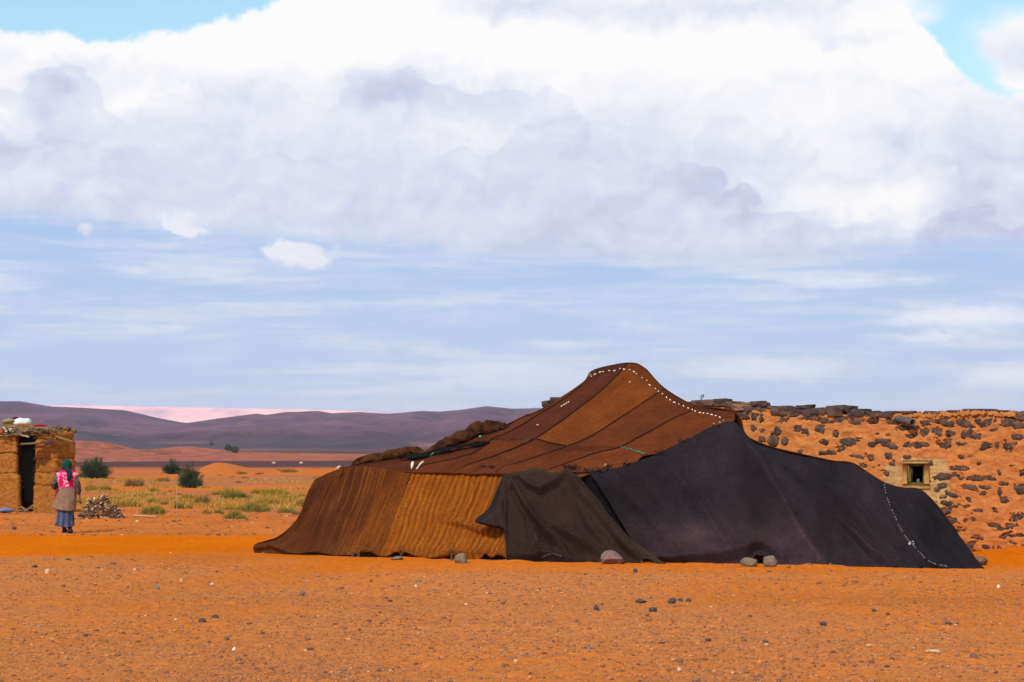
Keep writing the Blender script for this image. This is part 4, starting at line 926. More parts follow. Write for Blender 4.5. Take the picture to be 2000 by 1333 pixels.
# ------------------------------------------------------------------ stone house
W0 = np.array([8.12, 42.6]); WU = np.array([.875, -.484]); WN = np.array([-.484, -.875])
def wall(px, py):
    a = (px-1000)/F; Y = (W0@WN)/(a*WN[0]+WN[1]); p = np.array([a*Y, Y]); return float((p-W0)@WU), H-(py-HOR)/F*Y, Y
def wp(s, z, d=0):
    return np.stack([W0[0]+WU[0]*s+WN[0]*d, W0[1]+WU[1]*s+WN[1]*d, z+0*s], -1)
HOUSE = empty('stone_house', (float(W0[0]), float(W0[1]), 0), math.atan2(WU[1], WU[0]))
props(HOUSE, 'low house of dark stones daubed with orange mud behind the tent', 'house')
bpy.context.view_layer.update()
def house(o):
    o.parent = HOUSE; o.matrix_parent_inverse = Matrix.LocRotScale(HOUSE.location, HOUSE.rotation_euler, None).inverted(); return o
STN = [(1443,808,30,9,0),(1457,812,16,11,0),(1473,815,14,13,0),(1487,818,8,15,0),(1530,821,20,15,0),(1471,837,8,15,0),(1488,843,9,7,0),(1508,846,4,4,0),(1519,842,11,15,0),(1487,858,12,9,0),(1509,861,16,17,10),(1531,863,9,10,0),(1559,838,16,10,0),(1571,842,14,9,0),(1577,846,6,9,0),(1597,838,9,13,20),(1562,882,6,6,0),(1570,818,16,6,0),(1590,818,22,7,0),(1548,812,14,6,0),
 (1606,841,14,13,20),(1632,849,9,9,0),(1611,864,20,12,10),(1655,865,32,15,-8),(1643,877,16,5,-30),(1616,885,28,7,0),(1703,869,14,9,0),(1722,862,20,8,10),(1737,871,28,10,15),(1734,850,10,2.5,0),(1714,848,5,2.5,0),(1677,893,24,5,8),(1698,893,20,12,0),(1735,891,17,12,0),(1770,837,36,9,0),(1781,851,24,9,-10),(1776,870,18,8,-8),(1791,869,14,13,0),(1688,911,18,7,20),(1742,906,10,9,0),(1728,925,16,10,0),(1770,894,22,5,0),(1705,914,4,3,0),(1717,910,4,4,0),
 (1614,823,26,8,5),(1641,819,28,10,0),(1675,824,32,11,0),(1704,822,18,9,0),(1738,824,30,10,0),(1752,822,8,12,0),
 (1808,827,16,12,0),(1824,823,18,6,0),(1848,826,22,11,20),(1883,828,24,12,15),(1913,825,14,9,30),(1930,826,22,14,-20),(1968,826,24,15,0),(1990,830,18,14,0),
 (1808,845,17,14,0),(1829,847,21,18,0),(1856,848,13,9,0),(1884,848,12,13,0),(1907,852,21,12,5),(1897,843,9,6,20),(1940,840,13,5,-8),(1985,854,19,9,5),(1844,867,23,15,-5),(1807,870,18,8,10),(1871,867,7,8,30),(1884,868,20,3.5,0),(1921,872,19,10,-20),(1947,870,7,12,0),(1972,871,17,17,0),(1878,893,9,6,0),(1895,892,12,2.5,-10),(1911,906,5,4,0),(1977,910,11,2.5,0),(1818,905,6,9,0),(1872,916,26,7,0),(1952,925,5,9,-20),(1998,923,14,10,-30),
 (1848,931,38,11,-8),(1876,935,7,5,0),(1910,935,38,7,0),(1937,935,9,4,20),(1840,949,17,8,0),(1829,957,9,8,0),(1849,962,6,8,0),(1893,953,21,8,5),(1904,956,14,5,25),(1918,964,13,6,5),(1931,953,28,7,8),(1957,945,13,6,0),(1953,960,7,17,-10),(1963,977,15,11,20),(1994,957,28,16,0),(1859,967,22,9,12),(1841,972,14,6,0),(1892,976,15,6,30),(1848,984,32,8,5),(1862,990,20,7,-10),(1888,991,13,7,-15),(1845,1000,20,10,-15),(1912,998,17,6,-12),(1944,997,9,9,20),(1986,1010,22,17,-10),(1857,1018,22,13,0),(1887,1017,11,9,0),(1902,1016,7,6,0),(1945,1028,22,8,12),(1953,1035,14,8,0),(1980,1028,30,9,-5),(1865,1034,20,11,5),(1884,1036,9,8,0),(1903,1050,16,5,-5),(1965,1046,20,7,-25),(1985,1046,24,7,-8),(1875,1053,14,9,0),(1917,1052,7,5,30),(1893,1067,22,10,-15),(1986,1063,26,5,10),(1929,1069,19,8,0),(1953,1072,11,7,0),(1910,1080,36,6,0)]
for i in range(46):                                   # the wall goes on beyond the picture's edge
    STN.append((rnd.uniform(2010, 2190), rnd.uniform(825, 1075), rnd.uniform(8, 30), rnd.uniform(5, 14), rnd.uniform(-20, 20)))
SL = []
for (px, py, w, h, r) in STN:
    s, z, Y = wall(px, py); SL.append((s, z, w/F*Y*1.14/2, h/F*Y*.98/2, math.radians(-r)))
def top_z(s):
    pts = [(1050, 789), (1430, 792), (1500, 800), (1600, 809), (1742, 813), (1752, 808), (1800, 807), (1860, 804), (1920, 803), (1985, 806), (2000, 812), (2200, 812)]
    return np.interp(s, [wall(px, py)[0] for px, py in pts], [wall(px, py)[1] for px, py in pts])
wx0, wz1, _ = wall(1770, 903); wx1, wz0, _ = wall(1808, 950)
def build_wall():
    s0 = wall(1415, 900)[0]; s1 = wall(2200, 900)[0]; n = int((s1-s0)/.0135)
    s = np.linspace(s0, s1, n); t = np.linspace(0, 1, 200)
    S, T = np.meshgrid(s, t); TZ = top_z(S) + .012*fbm(S*6, S*0, 3, 801); Z = -.25 + (TZ+.25)*T
    d = .035*fbm(S*1.3, Z*1.6, 4, 803) + .022*fbm(S*5+.8*fbm(S*3, Z*3, 2, 7), Z*8, 4, 807) + .014*np.abs(fbm(S*11, Z*15, 3, 809))
    wob = 1.1*fbm(S*9, Z*11, 3, 811) + .8*fbm(S*24+3*fbm(S*6, Z*6, 2, 3), Z*30, 3, 813)
    hole = np.zeros_like(S)
    for (cs, cz, a, b, r) in SL:
        m = (np.abs(S-cs) < a*1.8+.05) & (np.abs(Z-cz) < a*1.5+b*1.6+.05)
        if not m.any(): continue
        x = (S[m]-cs)*math.cos(r)+(Z[m]-cz)*math.sin(r); y = -(S[m]-cs)*math.sin(r)+(Z[m]-cz)*math.cos(r)
        q = (np.abs(x/a)**2.6+np.abs(y/b)**2.6)**(1/2.6) - wob[m]*1.05*min(1, .035/b+.35)
        hole[m] = np.maximum(hole[m], 1-sstep(q, .84, 1.02))
    d = d - .042*hole
    d = np.where(hole > .3, np.minimum(d, -.02), d)
    # ground contact and colour
    q = wp(S.ravel(), Z.ravel()); q[:, 0] += WN[0]*d.ravel(); q[:, 1] += WN[1]*d.ravel()
    px, py = 1000+F*q[:, 0]/q[:, 1], HOR-F*(q[:, 2]-H)/q[:, 1]
    n1 = fbm(S.ravel()*2, Z.ravel()*2.5, 4, 821); n2 = fbm(S.ravel()*8, Z.ravel()*10, 3, 823); n3 = fbm(S.ravel()*14, Z.ravel()*2, 3, 825)
    c = col(.54, .192, .055)[None]*(1+.10*n2[:, None])
    br = np.clip(sstep(px, 1760, 1900)*.75+.8*n1, 0, 1)[:, None]*.6
    c = c*(1-br)+col(.39, .132, .036)[None]*br
    tan = np.zeros(len(px)); w = .35*fbm(S.ravel()*6, Z.ravel()*6, 3, 827)
    for (a, b, ra, rb_) in ((1743, 928, 20, 24), (1832, 925, 22, 30), (1830, 965, 26, 26), (1820, 985, 22, 16), (1789, 899, 40, 5), (1790, 960, 34, 10)):
        tan = np.maximum(tan, 1-sstep((np.abs((px-a)/ra)**3+np.abs((py-b)/rb_)**3)+w, .7, 1.15))
    tan = tan[:, None]*.9; c = c*(1-tan)+col(.47, .29, .12)[None]*(1+.2*n3[:, None])*tan
    Fc = grid_faces(200, n); cs = S.ravel()[Fc].mean(1); cz = Z.ravel()[Fc].mean(1)
    Fc = Fc[~((cs > wx0) & (cs < wx1) & (cz > wz0) & (cz < wz1))]
    def mat(g):
        p = g.pos(); cc = g.attr('Col'); n = g.noise(p, 8, 6, .65); f = g.noise(p, 45, 4, .6)
        cc = g.mix(g.map(n, .35, .68), g.v('MULTIPLY', cc, (.82, .80, .76)), g.v('MULTIPLY', cc, (1.1, 1.1, 1.08)))
        cc = g.mix(g.map(f, .60, .74, 0, .45), cc, g.v('SCALE', cc, .6))
        return cc, g.bump(g.add(n, g.mul(f, .5)), .6, .03)
    global M_PLASTER; M_PLASTER = material('mud_plaster', mat, .95, .1)
    house(new_mesh('wall', q, Fc, M_PLASTER, smooth=True, cols=c))
    # hidden lengths of wall, ends and back
    def box(name, a, b, z0, z1f, d0, d1, colr, mt=None):
        ss = np.linspace(a, b, 14); zt = top_z(ss)-.01 if z1f is None else np.full(14, z1f)
        V = [];
        for s_, z_ in zip(ss, zt):
            for dd, zz in ((d0, z0), (d0, z_), (d1, z_), (d1, z0)): V.append(wp(np.array(s_), zz, dd).tolist())
        f = [];
        for i in range(13):
            for k in range(4): f.append((i*4+k, i*4+(k+1) % 4, i*4+4+(k+1) % 4, i*4+4+k))
        f += [(0, 1, 2, 3), (55, 54, 53, 52)]
        return house(new_mesh(name, V, f, mt or M_PLASTER, cols=np.tile(np.array(colr), (len(V), 1))))
    sl = wall(1062, 900)[0]
    box('wall', sl, s0+.01, -.2, None, 0, -.42, (.50, .155, .040))
    box('wall', s0, wx0-.06, -.2, None, -.10, -.42, (.50, .155, .040)); box('wall', wx1+.06, s1, -.2, None, -.10, -.42, (.50, .155, .040))
    box('wall', sl, sl+.42, -.2, 2.45, -.42, -4.4, (.50, .155, .040)); box('wall', s1-.42, s1+.03, -.2, 2.4, -.01, -4.4, (.50, .155, .040)); box('wall', sl, s1, -.2, 2.4, -4.4, -4.8, (.50, .155, .040))
    box('roof', sl+.1, s1-.1, 2.2, 2.38, -.2, -4.7, (.45, .14, .035))
build_wall()
# stones in the wall
M_STONE = material('basalt', lambda g: (g.mix(g.map(g.noise(g.pos(), 13, 5, .7), .53, .66, 0, .8), g.mix(g.map(g.noise(g.pos(), 7, 5, .65), .36, .64), g.mix(g.rand(), (.026, .021, .020), (.050, .035, .030)), g.mix(g.rand(), (.070, .052, .043), (.135, .078, .050))), (.36, .125, .042)), g.bump(g.noise(g.pos(), 22, 5, .65), .8, .04)), .9, .2)
for (cs, cz, a, b, r) in SL:
    k = 9; V = []; a2, b2 = a*1.3+.012, b*1.3+.012
    ang = [2*math.pi*(i+rnd.uniform(-.25, .25))/k for i in range(k)]
    for rr, dd in ((1.0, -.07), (.97, -.018), (.72, .0)):
        for w in ang:
            e = (abs(math.cos(w))**3+abs(math.sin(w))**3)**(-1/3)*rr*rnd.uniform(.93, 1.05)
            x, y = a2*e*math.cos(w), b2*e*math.sin(w)
            V.append(wp(np.array(cs+x*math.cos(r)-y*math.sin(r)), cz+x*math.sin(r)+y*math.cos(r), dd+rnd.uniform(-.008, .008)-.004).tolist())
    V.append(wp(np.array(cs), cz, .004).tolist())
    f = [(q*k+i, q*k+(i+1) % k, q*k+k+(i+1) % k, q*k+k+i) for q in (0, 1) for i in range(k)] + [(2*k+i, 2*k+(i+1) % k, 3*k) for i in range(k)]
    house(new_mesh('stone', V, f, M_STONE))
# coping blocks along the top
def rbox(name, c, size, u, mat, seed, parent_fn=house, cuts=2, jit=.10, rnds=.22, rz=0):
    bm = bmesh.new(); bmesh.ops.create_cube(bm, size=2); bmesh.ops.subdivide_edges(bm, edges=bm.edges[:], cuts=cuts, use_grid_fill=True)
    r_ = random.Random(seed); M = Matrix(((u[0], -u[1], 0), (u[1], u[0], 0), (0, 0, 1)))
    tilt = Matrix.Rotation(rz, 3, 'Y'); kx, ky, kz = [r_.uniform(-.15, .15) for _ in range(3)]
    for v in bm.verts:
        p = v.co.copy(); m = max(abs(p.x), abs(p.y), abs(p.z)); q = p.normalized()*1.25
        p = p*(1-rnds)+q*rnds; p = Vector((p.x*(1+kz*p.z), p.y, p.z*(1+kx*p.x)))
        p += Vector([r_.uniform(-jit, jit) for _ in range(3)])
        v.co = Vector(c) + M @ (tilt @ Vector((p.x*size[0]/2, p.y*size[1]/2, p.z*size[2]/2)))
    me = bpy.data.meshes.new(name); bm.to_mesh(me); bm.free(); me.materials.append(mat)
    for p in me.polygons: p.use_smooth = False
    o = bpy.data.objects.new(name, me); COL.objects.link(o); return parent_fn(o)
M_COPE = material('coping_rock', lambda g: (g.mix(g.map(g.noise(g.pos(), 6, 5, .65), .36, .64), g.mix(g.rand(), (.038, .028, .028), (.075, .045, .035)), g.mix(g.rand(), (.080, .055, .048), (.17, .085, .055))), g.bump(g.noise(g.pos(), 20, 5, .65), .8, .05)), .9, .2)
M_COPEL = rock_mat('tan_coping', (.30, .15, .075), (.20, .11, .07), 5)
CP = [(1064,790,13,13),(1081,781,18,9),(1083,792,22,10),(1104,790,20,12),(1130,792,30,12),(1162,794,30,12),(1195,795,30,12),(1230,795,34,12),(1262,793,30,12),(1296,793,30,12),(1330,792,34,12),
      (1374,788,44,12),(1405,786,26,13),(1426,791,22,11),(1440,787,16,5),(1443,796,26,12),(1462,799,16,12),(1488,800,38,13),(1479,788,26,8),(1492,790,14,7),(1455,790,34,7),(1523,802,36,15),(1553,805,26,14),(1582,805,36,14),(1569,795,30,6),(1580,794,14,6),
      (1605,804,20,14),(1631,803,34,20),(1656,799,14,12),(1672,807,34,15),(1700,809,18,11),(1727,810,36,11),(1748,806,14,4),(1774,805,24,4),(1823,806,38,5),(1862,803,26,3),(1896,801,30,4),(1926,801,28,4),(1956,803,24,3),(1994,812,18,15),(2014,808,26,12),(2044,812,34,12),(2080,811,34,13),(2116,812,34,12),(2150,812,34,12),(2184,812,30,12)]
for i, (px, py, w, h) in enumerate(CP):
    s, z, Y = wall(px, py); thin = h < 9; dep = .20 if thin else .36
    c = wp(np.array(s), z, -dep/2+.03 + (rnd.uniform(-.02, .02)))
    rbox('coping_stone', c.tolist(), (w/F*Y*1.06, dep, h/F*Y*1.08), WU, M_COPEL if px in (1443, 1455) else M_COPE, 900+i, jit=.10, rz=rnd.uniform(-.05, .05))
# mud layer on top at the right
ss = np.linspace(wall(1746, 810)[0], wall(1984, 810)[0], 90); V = []
for s_ in ss:
    zt = float(top_z(s_)) + .012*float(fbm(np.array([s_*5]), np.array([0.]), 3, 5)[0])
    for dd, zz in ((.045, zt-.075), (.05, zt-.02), (.02, zt+.005), (-.4, zt+.02), (-.4, zt-.1)): V.append(wp(np.array(s_), zz+.022*rnd.uniform(-1, 1), dd+.03*rnd.uniform(-1, 1)-.02).tolist())
house(new_mesh('mud_coping', V, grid_faces(90, 5), M_PLASTER, smooth=True, cols=np.tile(col(.44, .165, .05), (len(V), 1))))
# drain pipe: a hollow clay tube leaning out of the wall
def pipe():
    a = wp(np.array(wall(1746, 816)[0]), wall(1746, 816)[1], -.05); b = wp(np.array(wall(1790, 826)[0]), wall(1790, 826)[1], .20)
    a, b = Vector(a.tolist()), Vector(b.tolist()); d = (b-a).normalized(); x = d.cross(Vector((0, 0, 1))).normalized(); y = x.cross(d); V = []; n = 20
    for c, r in ((a, .058), (b, .066), (b, .052), (a+d*.05, .046)):
        for k in range(n): w = 2*math.pi*k/n; V.append(c+x*math.cos(w)*r+y*math.sin(w)*r)
    return house(new_mesh('drain_pipe', V, [tuple(q) for q in grid_faces(4, n, True)], rock_mat('grey_pipe', (.075, .068, .062), (.14, .115, .095)), smooth=True))
pipe()
# window
WIN = []
def wbox(name, px0, py0, px1, py1, d0, d1, mat, parent=None, colr=None):
    s0_, z1_, _ = wall(px0, py0); s1_, z0_, _ = wall(px1, py1); k = .004; V = []
    for dd in (d0, d1):
        ins = k if dd == max(d0, d1) else 0
        for s_, z_ in ((s0_+ins, z0_+ins), (s1_-ins, z0_+ins), (s1_-ins, z1_-ins), (s0_+ins, z1_-ins)): V.append(wp(np.array(s_), z_, dd).tolist())
    f = [(0, 1, 2, 3), (7, 6, 5, 4)]+[(i, (i+1) % 4, 4+(i+1) % 4, 4+i) for i in range(4)]
    o = house(new_mesh(name, V, f, mat, cols=np.tile(np.array(colr), (8, 1)) if colr is not None else None))
    if parent is not None:
        o.parent = parent; o.matrix_parent_inverse = parent.matrix_parent_inverse.copy() if False else Matrix.Identity(4)
    return o
M_TANP = material('tan_plaster', lambda g: (g.mix(g.map(g.noise(g.pos(), 14, 5, .65), .35, .65), (.30, .155, .042), (.44, .24, .075)), g.bump(g.noise(g.pos(), 40, 5), .6, .02)), .95, .1)
M_GWOOD = rock_mat('green_wood', (.10, .095, .035), (.17, .15, .06)); M_WINSHADE = mat_flat('dark_interior', (.012, .010, .010))
# window pieces are children of the house: surround, inner frame, lining
for n_, a in (('window_surround', (1764, 899, 1815, 906)), ('window_surround', (1763, 906.2, 1773, 946)), ('window_surround', (1805, 906.2, 1816, 946)), ('window_sill', (1762, 946.2, 1817, 955))):
    wbox(n_, *a, -.06, .018, M_TANP)
for a in ((1773.2, 906.2, 1804.8, 911), (1773.2, 911.2, 1777.5, 942), (1800, 911.2, 1804.8, 942), (1773.2, 942.2, 1804.8, 946)):
    wbox('window_frame', *a, -.12, -.055, M_GWOOD)
for a, dd in (((1768, 900, 1810, 952), (-.60, -.62)), ((1766, 900, 1770, 952), (-.1, -.60)), ((1808, 900, 1812, 952), (-.1, -.60)), ((1768, 898, 1810, 902), (-.1, -.60)), ((1768, 950, 1810, 954), (-.1, -.60))):
    wbox('window_lining', *a, *dd, M_WINSHADE if dd[0] < -.5 or a[0] == 1766 else M_GWOOD)  # back and left lining coloured dark for the shade inside the window
rk = rock(1793, 938, 7, 8, 'grey', 'small pale pot standing inside the little house window', None, 'pot', Y=wall(1792, 937)[2]+.25, cat='pot', i=3); rk.location.z = wall(1792, 944)[1]
# weed growing on the wall top
s, z, Y = wall(1370, 781); b = wp(np.array(s), z, -.1); X = float(b[0]); Yw = float(b[1])
tag_tube('dry_weed', [P(1371, 784, Yw), P(1369, 777, Yw), P(1371, 773, Yw), P(1374, 772, Yw+.01), P(1374, 776, Yw), P(1371, 777, Yw)], [.010, .010, .008], M_PEG, 'small curled dark weed stem on the wall top right of the tent ridge', 'weed', n=20, seg=5)
# ------------------------------------------------------------------ mud hut at the left
HY = 68.7; HP = Vector(((107-1000)/F*HY, HY, 0)); HA = math.radians(38)
hw = Vector((-math.cos(HA), math.sin(HA), 0)); hd = Vector((math.sin(HA), math.cos(HA), 0))     # along the front, into the depth
HUT = empty('mud_hut', HP); props(HUT, 'small mud-walled hut with a black doorway and a brushwood roof at the left edge', 'hut')
def hz(py): return H-(py-HOR)/F*HY
M_MUD = material('straw_mud', lambda g: (g.mix(g.map(g.noise(g.v('MULTIPLY', g.pos(), (1, 1, 2.2)), 7, 6, .7), .34, .66), (.19, .070, .013), (.42, .160, .028)), g.bump(g.noise(g.v('MULTIPLY', g.pos(), (1, 1, 2)), 16, 6, .7), .55, .04)), .95, .1)
SHAG = []
def mud(name, w0, w1, d0, d1, z0, z1, seed, mat=None, rag=.045, cuts=18, label=None):
    bm = bmesh.new(); bmesh.ops.create_cube(bm, size=2); bmesh.ops.subdivide_edges(bm, edges=bm.edges[:], cuts=cuts, use_grid_fill=True)
    co = np.array([v.co[:] for v in bm.verts]); m = np.abs(co).max(1); ln = np.linalg.norm(co, axis=1, keepdims=True)
    e = co.copy(); e = np.sign(e)*np.abs(e)**1.0
    hs = np.array([(w1-w0)/2, (d1-d0)/2, (z1-z0)/2]); c = np.array([(w0+w1)/2, (d0+d1)/2, (z0+z1)/2])
    r = .11; p = co*hs; inner = np.clip(p, -(hs-r), hs-r); dv = p-inner; L = np.linalg.norm(dv, axis=1, keepdims=True); nrm = np.where(L > 1e-6, dv/np.maximum(L, 1e-6), 0)
    p = inner+nrm*np.minimum(L, r)
    n_ = np.where(L > 1e-6, nrm, co/ln)
    k = fbm(p[:, 0]*3+p[:, 1]*2+seed, p[:, 2]*4+p[:, 1]*2, 4, seed)+.5*fbm(p[:, 0]*9+p[:, 1]*8, p[:, 2]*12+p[:, 1]*5, 3, seed+3)
    p = p+n_*(k*rag)[:, None]+c
    if name == 'mud_block': SHAG.append((p.copy(), n_.copy()))
    V = [HP+hw*q[0]+hd*q[1]+Vector((0, 0, q[2])) for q in p.tolist()]
    f = [[v.index for v in fc.verts] for fc in bm.faces]; bm.free()
    o = new_mesh(name, V, f, mat or M_MUD, smooth=True); adopt(o, HUT)
    if label: o['label'] = label
    return o
def wpx(px):                                          # distance along the front for a pixel column
    k = (px-1000)/F; return (HP.x-k*HY)/(math.cos(HA)+k*math.sin(HA))
D1 = .84
for i, (a, b, x0) in enumerate(((1004, 948.5, 62), (947.5, 922.5, 65), (921.5, 895.5, 66), (894.5, 858.5, 66), (857.5, 844, 68))):
    mud('mud_block', .0+(.03 if i == 4 else 0), wpx(x0), 0, D1*(1, .99, 1.0, .98, .95)[i], hz(a)-.05, hz(b)+.01, 30+i)
for i, (a, b, x0) in enumerate(((1004, 926, 34), (925, 885, 30), (884, 846, 30))):
    mud('mud_block', wpx(x0), 4.2, 0+i*.01, .20, hz(a)-.02, hz(b), 50+i)
def shag():
    r = np.random.default_rng(5); V, Fc = [], []
    for p, n_ in SHAG:
        for i in r.integers(0, len(p), 420):
            if n_[i][1] > .5: continue
            c = p[i]+r.normal(0, .03, 3)*np.array([1, .3, 1]); d = n_[i]*r.uniform(.01, .06)+r.normal(0, .03, 3)+np.array([0, 0, -.03]); e = r.normal(0, 1, 3); e = e/np.linalg.norm(e)*.008; k = len(V)
            for q in (c-e, c+e, c+d): V.append(HP+hw*q[0]+hd*q[1]+Vector((0, 0, q[2])))
            Fc.append((k, k+1, k+2))
    o = new_mesh('straw', V, Fc, mat_flat('straw', (.30, .15, .04), 15)); adopt(o, HUT); o['kind'] = 'stuff'
shag()
M_DOORSHADE = mat_flat('door_shade', (.0015, .0014, .0014), 20, 1.0)
mud('back_wall', .5, 4.2, D1-.14, D1-.03, -.02, hz(850), 61); mud('side_wall', 3.9, 4.19, .3, D1-.1, 0, hz(850), 62)
mud('door_shade_sheet', wpx(68), wpx(28), .30, .34, hz(985), hz(852), 65, M_DOORSHADE, rag=.02)  # added black sheet standing in for the shade inside the doorway
mud('roof_slab', .12, 4.3, -.02, D1-.1, hz(851), hz(843), 67, rock_mat('brush_roof', (.10, .055, .025), (.22, .12, .05), 8), rag=.05)
M_STICK = rock_mat('weathered_stick', (.16, .10, .055), (.30, .20, .11), 14); M_STRAW = rock_mat('roof_straw', (.14, .085, .03), (.27, .16, .05), 10)
mud('straw_layer', wpx(100), wpx(42), -.02, .9, hz(846), hz(837), 68, M_STRAW, rag=.06); mud('straw_layer', wpx(104), wpx(70), .02, .95, hz(845), hz(836), 69, M_STRAW, rag=.05)
mud('straw_layer', wpx(45), 3.0, -.06, .9, hz(846), hz(829), 70, M_STRAW, rag=.08)
def HPt(px, py, d=0): 
    w = wpx(px); q = HP+hw*w-hd*d; return (q.x, q.y, hz(py))
sv = []
for i in range(90):                                   # twigs and brush on the roof
    px = rnd.uniform(-10, 130); py = rnd.uniform(832, 852) if px < 45 else rnd.uniform(834, 844); L = rnd.uniform(6, 22); a = rnd.uniform(-.7, .9)
    o = tube('twig', [HPt(px, py, rnd.uniform(.05, .2)), HPt(px+L*math.cos(a), py+L*.5*math.sin(a), rnd.uniform(0, .2))], [.016, .010], M_STICK, seg=5); adopt(o, HUT)
adopt(tube('beam', [HPt(48, 868, .12), HPt(85, 865, .12), HPt(112, 860, .16), HPt(121, 856, .18)], [.03, .035], M_STICK, n=12, jitter=.15), HUT)
adopt(tube('beam', [HPt(119, 853, .18), HPt(140, 859, .25), HPt(158, 863, .3)], [.045, .03], M_STRAW, n=10, jitter=.15), HUT)
adopt(tube('beam', [HPt(47, 849, .14), HPt(64, 854, .14)], [.03, .02], rock_mat('pale_stick', (.40, .28, .17), (.5, .38, .25)), n=5), HUT)
adopt(tube('branch', [HPt(62, 985, -.15), HPt(50, 1003, .1)], [.03, .02], M_STICK, n=5), HUT); adopt(tube('branch', [HPt(36, 992, -.1), HPt(60, 1000, .1)], [.03, .02], M_STICK, n=5), HUT); adopt(tube('branch', [HPt(34, 1001, .1), HPt(62, 994, -.1)], [.02, .02], M_STICK, n=5), HUT)
def lump(name, px, py, w, h, mat, label, cat, Y, seed, dep=1.0):
    bm = bmesh.new(); bmesh.ops.create_icosphere(bm, subdivisions=3, radius=1); s = Y/F; c = Vector(P(px, py, Y))
    co = np.array([v.co[:] for v in bm.verts]); k = fbm(co[:, 0]*1.7+seed, co[:, 2]*2+co[:, 1], 3, seed)
    co = co*(1+.45*k[:, None])*np.array([w*s/2, w*s/2*dep, h*s/2]); f = [[v.index for v in fc.verts] for fc in bm.faces]; bm.free()
    o = new_mesh(name, co+np.array(c), f, mat, smooth=False); props(o, label, cat); return o
lump('plastic_bag', 43, 825, 36, 19, mat_flat('white_plastic', (.62, .66, .66), 9, .5), 'crumpled white plastic bag lying on top of the mud hut', 'bag', HY-.6, 5)
lump('cloth_scrap', 17, 824, 24, 12, mat_flat('olive_cloth', (.24, .21, .10)), 'pale olive cloth scrap on the hut roof, left of the white bag', 'cloth', HY-.6, 6)
lump('cloth_scrap', 78, 831, 26, 5, mat_flat('red_cloth', (.38, .035, .02)), 'thin red cloth strip on the hut roof, right of the white bag', 'cloth', HY-.5, 7)
lump('cloth_scrap', 30, 817, 12, 5, mat_flat('maroon_cloth', (.12, .012, .02)), 'maroon cloth scrap behind the white bag on the hut roof', 'cloth', HY-.5, 8)
lump('cloth_scrap', 133, 839, 12, 8, mat_flat('dark_red_cloth', (.06, .015, .012)), 'dark red-brown scrap at the right end of the hut roof', 'cloth', HY-.3, 9)
lump('cloth_scrap', 1, 845, 8, 6, mat_flat('orange_cloth', (.6, .09, .02)), 'orange cloth scrap at the left picture edge under the hut roof', 'cloth', HY-.3, 19)
lump('cloth_scrap', 10, 998, 30, 10, mat_flat('blue_cloth', (.16, .17, .32)), 'pale blue cloth lying on the ground beside the hut door', 'cloth', HY-1.0, 10)
lump('pouch', 93, 866, 13, 7, mat_flat('grey_pouch', (.07, .05, .075)), 'small grey-violet pouch hanging from the pole across the hut front', 'pouch', HY-.45, 11)
for i in range(60):
    px = rnd.uniform(-5, 40); py = rnd.uniform(833, 845)
    if i < 40: o = tube('straw_end', [HPt(px, py, .16), HPt(px+rnd.uniform(-3, 4), py+rnd.uniform(-1, 3), .22)], [.02, .014], M_BONE if i % 3 else M_STICK, seg=4); adopt(o, HUT)

